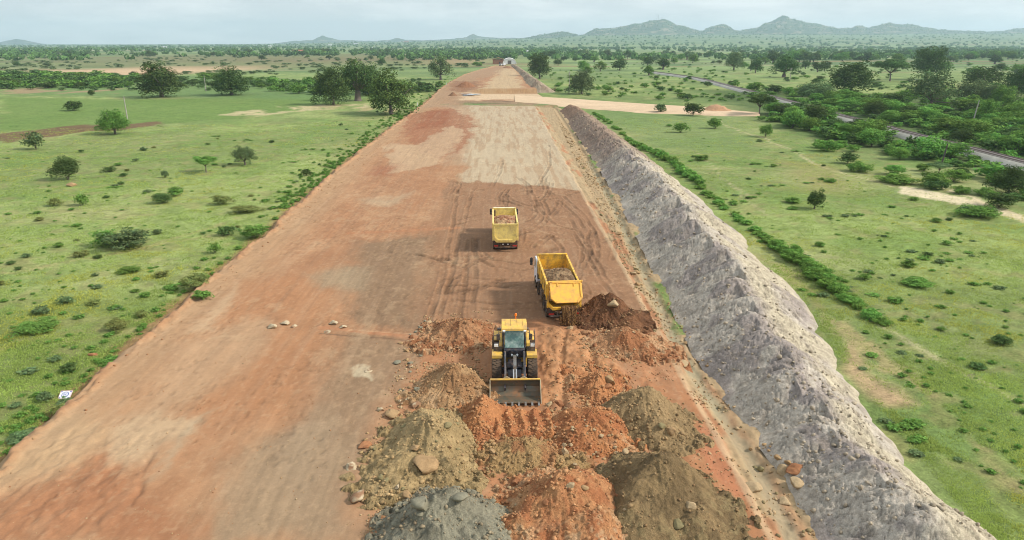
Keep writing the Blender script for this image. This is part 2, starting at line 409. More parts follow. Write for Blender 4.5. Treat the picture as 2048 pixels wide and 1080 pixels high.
rp([(640, 655), (840, 678), (800, 770), (740, 830), (700, 940), (700, 1090), (380, 1090), (540, 860), (590, 780)], A(154, 126, 104), 1.4, 0.9)
rp([(470, 900), (640, 840), (700, 930), (650, 1090), (420, 1090)], A(172, 147, 124), 1.2, 0.6)
rp([(560, 860), (700, 700), (640, 820), (600, 1000)], A(170, 146, 126), 1.0, 0.5)
rp([(480, 560), (660, 540), (700, 655), (640, 790), (560, 835), (430, 830), (330, 780), (400, 650)], A(184, 130, 95), 1.6, 0.7)
rp([(-200, 1010), (120, 930), (250, 890), (300, 950), (420, 1090), (-200, 1090)], A(172, 114, 82), 1.1, 0.7)
rp([(-200, 960), (120, 830), (260, 850), (100, 960), (-200, 1060)], A(200, 168, 136), 1.2, 0.6)
rp([(260, 830), (420, 810), (400, 850), (300, 905), (210, 900)], A(206, 178, 150), 0.9, 0.75)
rp([(350, 700), (480, 640), (560, 650), (520, 700), (400, 790), (300, 830)], A(196, 164, 136), 1.3, 0.6)
rp([(385, 660), (480, 560), (470, 590), (410, 670)], A(206, 176, 148), 0.6, 0.7)
rp([(400, 830), (440, 810), (360, 900), (330, 930)], A(176, 160, 140), 0.5, 0.7)
rp([(620, 545), (730, 530), (720, 575), (640, 580)], A(164, 150, 130), 1.6, 0.65)
rp([(720, 400), (830, 385), (780, 410)], A(206, 188, 164), 1.6, 0.5)
rp([(815, 228), (900, 216), (945, 236), (935, 290), (880, 322), (810, 280)], A(164, 104, 76), .7, 0.75)
rp([(855, 222), (900, 222), (895, 248), (830, 262)], A(158, 94, 66), .6, 0.75)
rp([(770, 290), (830, 290), (900, 250), (930, 260), (880, 330), (790, 345)], A(204, 176, 150), .7, 0.65)
rp([(755, 335), (800, 330), (790, 350), (760, 350)], A(160, 92, 66), 1.5, 0.6)
rp([(860, 175), (1010, 128), (1030, 135), (960, 165), (930, 215), (840, 215)], A(170, 140, 116), 2.5, 0.7)
rp([(960, 186), (1046, 183), (1033, 140), (1008, 138), (985, 160)], A(204, 180, 150), 1.5, 0.8)
rp([(905, 168), (955, 168), (960, 178), (920, 188), (895, 182)], A(150, 104, 78), 2.0, 0.8)
rp([(720, 735), (745, 730), (745, 752), (722, 752)], A(206, 190, 168), 0.25, 0.8)
# work area under the heaps
rp([(890, 640), (1330, 640), (1480, 850), (1580, 1090), (740, 1090), (760, 950), (800, 780)], A(188, 130, 94), 0.6, 0.9)
rp([(1080, 660), (1180, 668), (1240, 740), (1230, 800), (1100, 810), (1080, 740)], A(206, 146, 102), 0.5, 0.85)
rp([(1370, 860), (1440, 870), (1520, 1000), (1440, 960)], A(196, 124, 92), 0.2, 0.7)
# strips cut across the platform
for L_, wdt, cc_ in (([(640, 655), (740, 665), (835, 674)], 0.45, A(192, 132, 98)), ([(700, 466), (800, 462), (915, 456)], 0.8, A(186, 128, 94)), ([(700, 660), (834, 668)], 0.10, A(205, 160, 128)), ([(640, 668), (835, 681)], 0.16, A(128, 96, 78))):
    c = mixc(c, cc_, (1 - sst(0.3, 1.0, seg_dist(x * .9 + wx * .1, y * .9 + wy * .1, W(L_)) / wdt)) * 0.85)
c = mixc(c, A(150, 122, 104), sst(0.52, 0.66, nl) * 0.16)
c = mixc(c, A(196, 166, 142), sst(0.60, 0.75, fbm(x / 0.5, y / 9, 351, 4)) * 0.13)
# right verge: rocky ledge, ditch
rv = XR(y) - x                                     # metres from the bank foot
Epx = [(1105, 213), (1130, 270), (1160, 340), (1172, 385), (1205, 440), (1235, 520), (1260, 580), (1300, 640), (1340, 700), (1400, 790), (1470, 900), (1520, 1000), (1560, 1090)]
Ew = np.array(W(Epx)); XE = np.interp(y, Ew[:, 1], Ew[:, 0])
ve = sst(-0.2, 0.3, x - XE + (nb - .5) * 1.0) * (y < 245)
c = mixc(c, A(184, 160, 130), ve * 0.92)
c = mixc(c, A(186, 124, 90), ve * sst(0.5, 0.62, fbm(x / 1.5, y / 5, 361, 3)) * (1 - sst(1.2, 2.4, x - XE)) * 0.8)
c = mixc(c, A(206, 180, 152), (1 - sst(0.12, 0.35, np.abs(x - XE + 0.15 + 0.25 * (fbm(y / 3, y * 0, 5) - .5)))) * (y < 120) * 0.6)
dt = np.interp(y, Rw[:, 1], Rw[:, 0]) - 1.35
c = mixc(c, A(164, 156, 136), (1 - sst(0.2, 0.75, np.abs(x - dt) + (nb - .5) * .5)) * (y < 130) * 0.8)
c = mixc(c, A(110, 140, 70), (1 - sst(0.0, 0.7, np.abs(x - XR(y) + 0.4) + (nb - .5))) * sst(0.5, 0.6, fbm(x / 3, y / 7, 371, 3)) * (y > 48) * (y < 245) * 0.9)
z -= ve * (0.25 + 0.35 * sst(0.5, 2.0, x - XE)) * (1 + 0 * y)
z -= (1 - sst(0.1, 0.8, np.abs(x - dt))) * 0.25 * (y < 245)
z += ve * 0.32 * (fbm(x / 0.55, y / 0.9, 381, 4, .6) - .45)
# crossing: wet, muddy, some green
cr_ = sst(240, 250, y) * (1 - sst(300, 308, y)) * sst(.22, .40, SR.ravel() + (na - .5) * .4)
c = mixc(c, A(220, 193, 168), cr_ * sst(268, 275, y + (na - .5) * 20) * 0.9)
c = mixc(c, A(150, 130, 108), cr_ * (1 - sst(262, 272, y + (na - .5) * 16)) * 0.8)
c = mixc(c, A(104, 140, 74), cr_ * (1 - sst(256, 262, y + (na - .5) * 14)) * sst(0.45, 0.55, fbm(x / 9, y / 4, 391, 3)) * 0.9)
c = mixc(c, A(122, 98, 82), cr_ * (1 - sst(268, 276, y)) * sst(.55, .63, fbm(x / 16, y / 2.2, 395, 4, .6)) * .8)
c = mixc(c, A(176, 140, 104), sst(303, 306, y) * (1 - sst(311, 314, y)) * 0.8 * sst(.32, .45, SR.ravel()))
# tyre tracks: real ruts, pressed in and darker with moist soil
TR = [[(975, 397), (1040, 399), (1100, 393), (1150, 380)], [(975, 402), (1045, 404), (1110, 397), (1160, 384)], [(1000, 392), (1060, 396), (1120, 390)],
      [(1035, 462), (1065, 455), (1083, 440), (1088, 420), (1078, 405)], [(1035, 470), (1070, 462), (1092, 445), (1098, 425), (1088, 402)], [(1040, 447), (1062, 440), (1073, 425), (1070, 410)],
      [(1110, 395), (1150, 430), (1175, 470), (1180, 510), (1165, 540)], [(1125, 392), (1165, 428), (1192, 470), (1197, 515), (1180, 548)],
      [(1180, 400), (1215, 440), (1232, 480), (1225, 520)], [(1150, 470), (1165, 500), (1160, 540), (1150, 575)], [(1100, 470), (1125, 500), (1130, 540)],
      [(1192, 395), (1228, 450), (1255, 510), (1275, 560)], [(915, 440), (950, 432), (990, 425)], [(905, 450), (945, 442), (985, 436)],
      [(880, 560), (935, 556), (1000, 560), (1060, 556)], [(890, 572), (950, 570), (1010, 574), (1065, 568)], [(915, 600), (1000, 608), (1060, 606)], [(910, 612), (1000, 620), (1060, 617)],
      [(935, 480), (930, 560), (918, 640)], [(952, 480), (950, 560), (944, 635)], [(1015, 380), (1012, 415)], [(1075, 372), (1100, 330), (1098, 290)], [(985, 372), (1000, 345), (1005, 320)],
      [(1170, 500), (1200, 560), (1225, 590)], [(1140, 440), (1180, 500), (1215, 565)], [(870, 660), (900, 560), (925, 450), (945, 380)], [(855, 655), (885, 550), (905, 450), (915, 380)],
      [(1060, 380), (1080, 420), (1110, 450), (1150, 460)], [(1010, 388), (1025, 402), (1060, 412), (1110, 410)], [(960, 500), (985, 520), (1040, 528), (1075, 520)], [(950, 515), (985, 533), (1040, 541), (1070, 535)]]
rt = random.Random(3)
for k_ in range(26):
    u0 = rt.uniform(880, 1180); v0 = rt.uniform(385, 620); a0 = rt.uniform(-.9, .9); ln = rt.uniform(30, 90); cv = rt.uniform(-.6, .6)
    L1 = [(u0 + math.sin(a0 + cv * t_) * ln * t_, v0 - math.cos(a0 + cv * t_) * ln * .55 * t_) for t_ in (0, .33, .66, 1)]
    TR.append(L1); TR.append([(p + 9 * (v0 / 500), q + 1) for p, q in L1])
for L_ in TR:
    P = W(L_); P = [tuple(p) for p in P]
    a = np.array(P); sel = (x > a[:, 0].min() - 1) & (x < a[:, 0].max() + 1) & (y > a[:, 1].min() - 1) & (y < a[:, 1].max() + 1)
    xs_, ys_ = x[sel], y[sel]
    d = seg_dist(xs_ + .3 * (fbm(xs_ / 2, ys_ / 2, 5, 2) - .5), ys_ + .3 * (fbm(xs_ / 2, ys_ / 2, 6, 2) - .5), P)
    m = (1 - sst(0.14, 0.30, d)) * sst(0.30, 0.62, fbm(xs_ / 1.1, ys_ / 2.2, 401 + len(L_), 3))
    z[sel] -= 0.05 * m; z[sel] += 0.03 * (1 - sst(0.05, 0.15, np.abs(d - 0.34)))
    c[sel] = c[sel] * (1 - 0.26 * m[:, None]) 
wr = np.exp(-((edge - .45) / .4) ** 2) * sst(.35, .6, fbm(x / .9, y / 1.6, 471, 4, .6)); z += wr * (.30 + .25 * (fbm(x / .3, y / .4, 473, 3) - .5)); c = mixc(c, A(178, 126, 92), wr * .6)
z += 0.03 * (nl - 0.5) + 0.06 * (nb - .5)
gr_ = fbm(x / .28, y / .4, 445, 3, .6); patchy = sst(.45, .62, fbm(x / 5, y / 6, 447, 3))
gr2 = fbm(x / .35, y / 3.5, 457, 3, .6); c = c * (1 + .20 * (gr2 - .5))[:, None]
gr3 = fbm(x / .16 + .02 * y, y / 14, 463, 3, .6); c = c * (1 + .22 * (gr3 - .5) * sst(.35, .6, fbm(x / 3, y / 20, 465, 3)))[:, None]
c = mixc(c, A(206, 172, 142), sst(.62, .72, fbm(x / .22, y / .3, 467, 3, .6)) * .22)
dk = sst(.60, .72, fbm(x / .45, y / .6, 459, 3, .6)) * sst(.5, .6, fbm(x / 4, y / 5, 461, 3)); c = c * (1 - .14 * dk)[:, None]; z -= .04 * dk
c = c * (1 + .26 * (gr_ - .5) * (.5 + patchy))[:, None]
c = mixc(c, A(206, 176, 146), sst(.58, .70, fbm(x / .9, y / 1.3, 449, 4, .62)) * patchy * .22)
# rutted loose soil beside the loader
rm = polymask(wx, wy, [(1082, 655), (1185, 668), (1250, 745), (1240, 830), (1100, 840), (1080, 750)], 0.6)
cx_ = x - (1.6 + 0.1 * (y - 37)) + 0.5 * (fbm(y / 2.5, y * 0 + 3, 411, 2) - .5)
rn = fbm(x / 0.35, y / 0.5, 421, 4, .65)
z += rm * (0.20 * (1 - sst(.0, .45, np.abs(np.sin(cx_ * 1.5)) - .1)) * -1 + .22 + 0.40 * (rn - .45) + .30 * (fbm(x / 1.4, y / 1.9, 423, 3) - .5))
c = c * (1 - .25 * rm * sst(.5, .66, rn))[:, None]
# rough lower left corner, gully
gm = polymask(wx, wy, [(-200, 980), (200, 840), (300, 860), (290, 960), (200, 1090), (-200, 1090)], 1.0)
z += gm * 0.30 * (fbm(x / 0.7, y / 1.1, 431, 4, .65) - .5)
gd = seg_dist(x + .5 * (nb - .5), y + .5 * (nb - .5), W([(300, 905), (285, 940), (268, 985), (255, 1010)]))
gd = gd + .5 * (fbm(x / .5, y / .5, 437, 3) - .3)
z -= 0.12 * (1 - sst(0.0, 0.4, gd)); c = mixc(c, A(140, 84, 58), (1 - sst(0.0, 0.4, gd)) * 0.25)
z += 0.14 * (fbm(x / 0.9, y / 1.0, 441, 4, .6) - .5) * polymask(wx, wy, [(740, 1090), (900, 640), (1330, 640), (1600, 1090)], 0.6)
road_z_grid = (yr, s, x0[:, 0], x1[:, 0], z.reshape(YR.shape))
road = mesh_obj('road', np.stack([x, y, z], 1), grid_faces(len(yr), len(s)), M_road, cols=np.clip(c, 0.01, 0.9))
tag(road, kind='structure')

def roadz(px_, py_):
    px_ = np.atleast_1d(px_).astype(float); py_ = np.atleast_1d(py_).astype(float)
    i = np.clip(np.searchsorted(yr, py_), 0, len(yr) - 1)
    sx = (px_ - x0[i, 0]) / (x1[i, 0] - x0[i, 0])
    j = np.clip((sx * (len(s) - 1)).round().astype(int), 0, len(s) - 1)
    zz = road_z_grid[4][i, j]
    return np.where((sx < 0) | (sx > 1), ground_z(px_, py_), zz)

# side road crossing
def ribbon(pxa, pxb, z0, n=90, m=8):
    a = np.array(W(pxa, z0)); b = np.array(W(pxb, z0))
    ta = np.linspace(0, 1, len(a)); tb = np.linspace(0, 1, len(b)); t = np.linspace(0, 1, n)
    A_ = np.stack([np.interp(t, ta, a[:, 0]), np.interp(t, ta, a[:, 1])], 1); B_ = np.stack([np.interp(t, tb, b[:, 0]), np.interp(t, tb, b[:, 1])], 1)
    q = np.linspace(0, 1, m)[None, :, None]
    P = A_[:, None, :] * (1 - q) + B_[:, None, :] * q
    return P.reshape(-1, 2), n, m, np.tile(q.ravel(), n)
P, n, m, q = ribbon([(1030, 189), (1150, 196), (1250, 203), (1330, 208), (1400, 212), (1470, 219), (1520, 224)], [(1030, 204), (1110, 210), (1200, 217), (1290, 224), (1370, 226), (1440, 230), (1520, 230)], -0.2, 160, 16)
P += (fbm(P[:, :1] / 5, P[:, 1:] / 5, 7, 2) - .5) * 1.5 * (np.abs(q - .5) > .45)[:, None]
zz = -0.18 - 0.5 * (np.abs(q * 2 - 1) ** 8)
cc = np.repeat(A(224, 196, 172)[None, :], len(P), 0) * (0.9 + 0.2 * fbm(P[:, 0] / 9, P[:, 1] / 3, 9, 3))[:, None]
sr = mesh_obj('side_road', np.c_[P, zz], grid_faces(n, m), M_side, cols=cc); tag(sr, kind='structure')

# ------------------------------------------------------------------ grey earth bank
def make_bank(ya, yb, XLf, XRf, name, label, hmul, seed, cfun, ncol=150, ratio=1.0034):
    yb_ = ya * ratio ** np.arange(0, 3000); yb_ = yb_[yb_ < yb]
    s_ = np.linspace(0, 1, ncol)
    Yb, Sb = np.meshgrid(yb_, s_, indexing='ij')
    xa = XLf(Yb) - 0.5; xb = XRf(Yb) + 0.5
    Xb = xa + (xb - xa) * Sb
    x = Xb.ravel(); y = Yb.ravel()
    r = np.random.default_rng(seed)
    z = np.full(len(x), -0.9)
    yc = ya - 3
    wxx = x + 0.5 * (fbm(x / 1.5, y / 1.5, seed, 3) - .5); wyy = y + 0.5 * (fbm(x / 1.5, y / 1.5, seed + 3, 3) - .5)
    while yc < yb + 1:
        wd = XRf(yc) - XLf(yc)
        xc = XLf(yc) + wd * (0.44 + r.uniform(-.06, .06))
        h = wd * 0.5 * math.tan(R(31)) * r.uniform(0.90, 1.08) * hmul
        lx_ = wxx - xc; lx_ = np.where(lx_ > 0, lx_ / 1.15, lx_); dd = np.hypot(lx_, (wyy - yc) * np.where(lx_ > 0, .55, .95))
        k = np.abs(y - yc) < wd
        zz = h - np.sqrt(dd[k] ** 2 + 0.35) * (h + 0.7) / (wd * 0.5)
        z[k] = np.maximum(z[k], -0.62 + zz + 0.62)
        yc += wd * r.uniform(0.16, 0.42)
    z = np.where(z > -0.9, z, -0.9)
    # gullies and clods
    lat = (x - (XLf(y) + XRf(y)) / 2)
    rid = np.abs(fbm(y / 0.45 + lat * 0.5, x / 2.2, seed + 11, 3) - .5) * 2
    up = sst(-0.6, 0.4, z)
    z += up * (-0.10 + 0.20 * rid) + up * 0.09 * (fbm(x / 0.45, y / 0.45, seed + 13, 4, .62) - .5) + up * .13 * (fbm(x / 1.3, y / 1.3, seed + 15, 3) - .5) + up * .14 * (fbm((y + lat * .6) / .22, (lat - y * .2) / 1.6, seed + 17, 3, .6) - .5)
    for k_, (a_, b_) in enumerate(((.50, 1.5), (.9, .45))):
        cr1 = np.abs(fbm((y + lat * .5) / a_ + .6 * fbm(x, y, seed + 91, 2), (lat - y * .3) / b_, seed + 31 + k_, 3, .55) - .5)
        z -= up * 0.09 * (1 - sst(.0, .035, cr1)); crk = cr1 if k_ == 0 else np.minimum(crk, cr1)
    z += up * .10 * (np.abs(fbm(x / .24, y / .24, seed + 51, 3, .6) - .5) * 2 - .3)
    z = -.9 + (z + .9) * sst(ya, ya + 3 + ya * .02, y) * (1 - sst(yb - 4 - yb * .01, yb, y))
    c = cfun(x, y, z, lat); c = c * (1 - .30 * (1 - sst(.0, .04, crk)) * up)[:, None]; c = c * (1 + .35 * (fbm(x / .18, y / .18, seed + 71, 3, .6) - .5))[:, None]  # crack lines also darkened in the colour, standing for the shade inside them
    o = mesh_obj(name, np.stack([x, y, z], 1), grid_faces(len(yb_), ncol), M_bank, cols=np.clip(c, 0.02, .9))
    tag(o, label, 'earth bank')
    return (yb_, xa[:, 0], xb[:, 0], z.reshape(Yb.shape))
Bpx = [(2075, 1120), (2000, 1062), (1870, 945), (1780, 850), (1700, 735), (1600, 590), (1480, 470), (1400, 398), (1290, 310), (1190, 235), (1150, 212)]
Bw = np.array(W(Bpx, -0.6))
def XB(y): return np.interp(y, Bw[:, 1], Bw[:, 0]) - .35 - .75 * sst(70, 30, y)
def bank_col(x, y, z, lat):
    c = np.repeat(A(202, 192, 190)[None, :], len(x), 0)
    c = mixc(c, A(160, 148, 156), sst(0.44, 0.6, fbm(x / 2.2, y / 3.2, 501, 4, .6)) * 0.7)
    c = mixc(c, A(210, 198, 182), sst(0.40, 0.58, fbm(x / 3, y / 4, 505, 3)) * sst(-.3, .9, lat) * 0.85)  # right slope toned lighter and warmer: its sunlit side put into the colour
    c = mixc(c, A(142, 130, 124), sst(0.52, 0.66, fbm(x / .5, y / .5, 507, 4, .6)) * 0.4)
    c = mixc(c, A(150, 122, 108), sst(105, 150, y + 20 * (fbm(x / 4, y / 8, 509, 3) - .5)) * 0.75)
    c = mixc(c, A(158, 120, 98), sst(180, 220, y) * 0.6)
    return c
bank = make_bank(21, 236, XR, XB, 'earth_bank', 'long bank of dumped pale grey and purplish soil running beside the earth platform', 1.0, 61, bank_col)
B2l = np.array(W([(1058, 186), (1046, 176), (1036, 158), (1024, 138), (1018, 131)], -.3)); B2r = np.array(W([(1112, 186), (1092, 172), (1066, 155), (1048, 141), (1034, 133)], -.6))
make_bank(B2l[0, 1] + 4, B2l[-1, 1] - 10, lambda y: np.interp(y, B2l[:, 1], B2l[:, 0]), lambda y: np.interp(y, B2r[:, 1], B2r[:, 0]), 'earth_bank',
          'short grey brown bank of dumped soil beside the farther pale platform, beyond the crossing road', 1.1, 63,
          lambda x, y, z, lat: mixc(np.repeat(A(176, 160, 146)[None, :], len(x), 0), A(140, 118, 106), sst(.4, .6, fbm(x / 3, y / 6, 3, 3)) * .7), 60, 1.002)
def bankz(px_, py_):
    px_ = np.atleast_1d(px_).astype(float); py_ = np.atleast_1d(py_).astype(float)
    yb_, xa, xb, Z = bank
    i = np.clip(np.searchsorted(yb_, py_), 0, len(yb_) - 1)
    sx = (px_ - xa[i]) / (xb[i] - xa[i]); j = np.clip((sx * (Z.shape[1] - 1)).astype(int), 0, Z.shape[1] - 1)
    return np.where((sx < 0) | (sx > 1) | (py_ > 236), -9, Z[i, j])

# ------------------------------------------------------------------ soil heaps
HEAPS = []
def heap(u, v, h, rx, ry, c0, c1, label, clod=0.22, ridge=None, seed=0, extra=None, rot=0.0, powr=1.15, c2=None, z0=-0.08):
    kx = .98 if v < 600 or u == 1250 else 1.13; h *= 1.3; rx *= kx; ry *= kx
    if ridge: ridge = [(a * 1.15, b * 1.15, c_, d_ * 1.15) for a, b, c_, d_ in ridge]
    X, Y = G(u, v, h)
    n = 170
    ext = 1.45
    gx = np.linspace(-rx * ext, rx * ext, n); gy = np.linspace(-ry * ext, ry * ext, n)
    if extra:
        gx = np.linspace(min(-rx * ext, extra[0]), max(rx * ext, extra[1]), n + 40); gy = np.linspace(min(-ry * ext, extra[2]), max(ry * ext, extra[3]), n + 40)
    YY, XX = np.meshgrid(gy, gx, indexing='ij'); x = XX.ravel(); y = YY.ravel()
    X_, Y_ = x + X, y + Y
    wx = x + 0.9 * (fbm(X_ / 1.4, Y_ / 1.4, seed + 1, 4, .55) - .5); wy = y + 0.9 * (fbm(X_ / 1.4, Y_ / 1.4, seed + 5, 4, .55) - .5)
    wx = wx + 1.3 * (fbm(X_ / 3.1, Y_ / 3.1, seed + 61, 2) - .5); wy = wy + 1.3 * (fbm(X_ / 3.1, Y_ / 3.1, seed + 65, 2) - .5)
    ca, sa = math.cos(rot), math.sin(rot)
    rx_, ry_ = wx * ca + wy * sa, -wx * sa + wy * ca
    d = np.sqrt((rx_ / rx) ** 2 + (ry_ / ry) ** 2)
    z = (h + .12) * (1 - np.sqrt(d ** 2 + 0.02)) ; z = np.where(d < 1.0, z, (h + .12) * (1 - np.sqrt(d ** 2 + 0.02)) * 0.7)
    z = z + 0.0
    if ridge:
        for (dx, dy, hh, rr) in ridge:
            d2 = np.hypot(wx - dx, wy - dy) / rr
            z2 = (hh + .1) * (1 - np.sqrt(d2 ** 2 + 0.02))
            z = np.maximum(z, z2)
    e0 = sst(-0.15, 0.3, z)
    th_ = np.arctan2(y, x); z += e0 * (.20 * (fbm(th_ * 4.5 + 9, d * 1.6, seed + 71, 4, .6) - .5) + .10 * (np.abs(fbm(th_ * 9 + 5, d * 2.5, seed + 75, 3) - .5) * 2 - .4))
    z += sst(-.5, -.05, z) * (1 - sst(.0, .4, z)) * .30 * sst(.45, .6, fbm(X_ / .5, Y_ / .5, seed + 77, 4, .6))
    z += e0 * (clod * (fbm(X_ / 0.55, Y_ / 0.55, seed + 9, 5, .62) - .5) + 0.22 * (fbm(X_ / 1.6, Y_ / 1.6, seed + 21, 3) - .5))
    # lumps
    lm = fbm(X_ / .22, Y_ / .22, seed + 33, 2); z += e0 * clod * 0.35 * sst(.6, .85, lm)
    nn = fbm(X_ / 0.8, Y_ / 0.8, seed + 41, 4, .6)
    c = mixc(np.repeat(np.asarray(c0)[None, :], len(x), 0), c1, sst(0.40, 0.62, nn))
    if c2 is not None: c = mixc(c, c2, sst(0.5, 0.64, fbm(X_ / .35, Y_ / .35, seed + 47, 3, .6)) * sst(0.5, 0.9, d) * .7)
    rz = roadz(X_, Y_)
    zz = z + z0
    o_z = np.maximum(zz, rz - 0.3)
    F = grid_faces(len(gy), len(gx))
    keep = (zz[F] > rz[F] - 0.12).any(1)
    F = F[keep]; used = np.unique(F); rem = -np.ones(len(x), int); rem[used] = np.arange(len(used))
    o = mesh_obj('soil_heap', np.stack([x, y, o_z], 1)[used], rem[F], M_heap, cols=np.clip(c[used], .01, .9), loc=(X, Y, 0))
    tag(o, label, 'soil heap', 'heaps of dumped soil')
    HEAPS.append((X, Y, gx, gy, np.where(zz.reshape(XX.shape) > rz.reshape(XX.shape), o_z.reshape(XX.shape), -9), c.reshape(XX.shape + (3,))))
    return X, Y
tan_, tan2 = A(190, 140, 102), A(168, 112, 78)
org, org2 = A(208, 140, 92), A(190, 120, 78)
olv, olv2 = A(168, 142, 104), A(142, 122, 88)
peb = A(214, 176, 142)
heap(1212, 580, 1.7, 2.5, 2.9, A(138, 94, 68), A(118, 80, 58), 'dark brown heap of damp soil to the right of the tipping truck', ridge=[(1.1, -1.0, 1.1, 2.2), (-1.0, -.4, 1.0, 1.9)], seed=1000)
heap(1250, 652, 1.15, 2.9, 2.7, A(196, 144, 108), A(176, 116, 80), 'wide orange pink gravelly heap in front of the dark brown heap', .26, ridge=[(-1.2, .5, .7, 1.8), (1.4, -.8, .7, 1.8)], seed=1100, c2=peb)
heap(920, 634, 1.15, 2.7, 2.6, A(190, 138, 102), A(166, 108, 74), 'orange tan rubble heap behind the left rear side of the wheel loader', .3, ridge=[(-1.4, -.9, .7, 1.7), (1.1, -.6, .8, 1.6)], seed=1200, c2=peb)
heap(905, 724, 1.45, 2.3, 2.5, A(192, 152, 114), A(172, 128, 92), 'tan stony heap beside the left front wheel of the loader', .24, ridge=[(-.7, -1.0, .9, 1.9)], seed=1300, c2=peb)
heap(852, 828, 1.55, 2.6, 3.4, A(178, 152, 112), A(196, 168, 126), 'large olive tan heap with a big flat boulder, left of the bucket', .3, ridge=[(-.9, -1.6, 1.15, 2.4), (.6, -2.0, 1.0, 2.0), (.9, .3, 1.0, 2.0), (-1.6, -2.2, .6, 1.6)], seed=1400, c2=olv2)
heap(880, 976, 1.7, 2.75, 2.3, A(158, 154, 142), A(128, 125, 116), 'dark grey stony heap at the bottom edge, left of centre', .34, ridge=[(-1.0, -1.2, 1.2, 2.2), (1.1, -.9, 1.2, 2.0)], seed=1500, c2=A(164, 160, 148))
heap(968, 788, 1.45, 1.7, 2.3, org, org2, 'steep bright orange heap touching the left corner of the bucket', .18, ridge=[(.2, -1.2, .9, 1.7)], seed=1600)
heap(1182, 812, 1.25, 2.35, 2.1, org, org2, 'smooth bright orange heap with pebbles at its foot, right of the bucket', .16, ridge=[(-.9, -.1, .9, 1.6), (.8, -.3, .8, 1.6)], seed=1700, c2=peb)
heap(1046, 876, .62, 2.2, 1.8, A(182, 148, 104), A(176, 124, 86), 'low olive orange heap in front of the bucket furrows', .3, ridge=[(1.4, -.7, .4, 1.4)], seed=1800)
heap(1196, 744, .85, 1.5, 2.5, A(204, 138, 92), A(186, 118, 78), 'low churned orange mound right of the tyre ruts beside the loader', .22, ridge=[(-.9, 1.6, .35, 1.4), (.5, -1.5, .45, 1.5)], seed=2200)
heap(1128, 926, 1.9, 2.8, 2.9, A(206, 146, 102), A(188, 120, 80), 'tall orange gravelly heap in the middle of the bottom edge', .3, ridge=[(.9, -1.6, 1.5, 2.2), (-1.2, -1.2, 1.1, 2.1), (-.6, .8, 1.2, 1.8)], seed=1900, c2=peb)
heap(1292, 766, 1.8, 2.5, 2.7, A(174, 146, 110), A(150, 126, 94), 'pointed olive brown heap between the orange heap and the ditch', .22, ridge=[(.9, -1.2, 1.0, 1.8), (-1.1, -.3, .9, 1.6)], seed=2000)
heap(1312, 900, 2.05, 2.8, 3.2, A(158, 132, 98), A(132, 110, 82), 'big dark olive heap at the bottom edge, right of the orange heap', .26, ridge=[(1.3, -1.8, 1.2, 2.4), (-.6, -1.8, 1.4, 2.2)], seed=2100, c2=A(160, 140, 104))
# furrowed ramp in front of the bucket
Xa, Ya = G(1046, 842, .4)
gx = np.linspace(-1.9, 1.9, 150); gy = np.linspace(-1.7, 1.7, 150); YY, XX = np.meshgrid(gy, gx, indexing='ij'); x = XX.ravel(); y = YY.ravel()
env = sst(1.0, .80, np.abs(x) / 1.9) * sst(1.0, .75, np.abs(y) / 1.7)
xw = x + .1 * np.sin(y * 2.2)
z = -.12 + env * (.46 + .22 * (1 - np.abs(np.sin(xw * math.pi / .74)) ** 1.4) * (.6 + .8 * fbm(x / .7, y / .9, 79, 2)) + .22 * (fbm(x / .3, y / .3, 77, 4, .6) - .5) - .05 * y)
o = mesh_obj('soil_heap', np.stack([x, y, z], 1), grid_faces(150, 150), M_heap, cols=mixc(np.repeat(org[None, :], len(x), 0), org2, sst(.4, .6, fbm(x / .5, y, 78, 3))), loc=(Xa, Ya, 0))
tag(o, 'furrowed orange soil ramp with claw ridges right in front of the bucket teeth', 'soil heap', 'heaps of dumped soil')
HEAPS.append((Xa, Ya, gx, gy, z.reshape(XX.shape), np.tile(org, (150, 150, 1))))

def topz(px_, py_):
    px_ = np.atleast_1d(px_).astype(float); py_ = np.atleast_1d(py_).astype(float)
    z = np.maximum(roadz(px_, py_), bankz(px_, py_))
    for (X, Y, gx, gy, Z, C_) in HEAPS:
        i = ((py_ - Y - gy[0]) / (gy[1] - gy[0])).round().astype(int); j = ((px_ - X - gx[0]) / (gx[1] - gx[0])).round().astype(int)
        ok = (i >= 0) & (i < len(gy)) & (j >= 0) & (j < len(gx))
        z[ok] = np.maximum(z[ok], Z[i[ok], j[ok]])
    return z

def topc(px_, py_, c0):
    c = np.array(c0, float); zt = topz(px_, py_)
    for (X, Y, gx, gy, Z, C_) in HEAPS:
        i = ((py_ - Y - gy[0]) / (gy[1] - gy[0])).round().astype(int); j = ((px_ - X - gx[0]) / (gx[1] - gx[0])).round().astype(int)
        ok = np.where((i >= 0) & (i < len(gy)) & (j >= 0) & (j < len(gx)))[0]
        ok = ok[Z[i[ok], j[ok]] >= zt[ok] - 1e-3]
        c[ok] = C_[i[ok], j[ok]] * .8 + c[ok] * .2
    return c
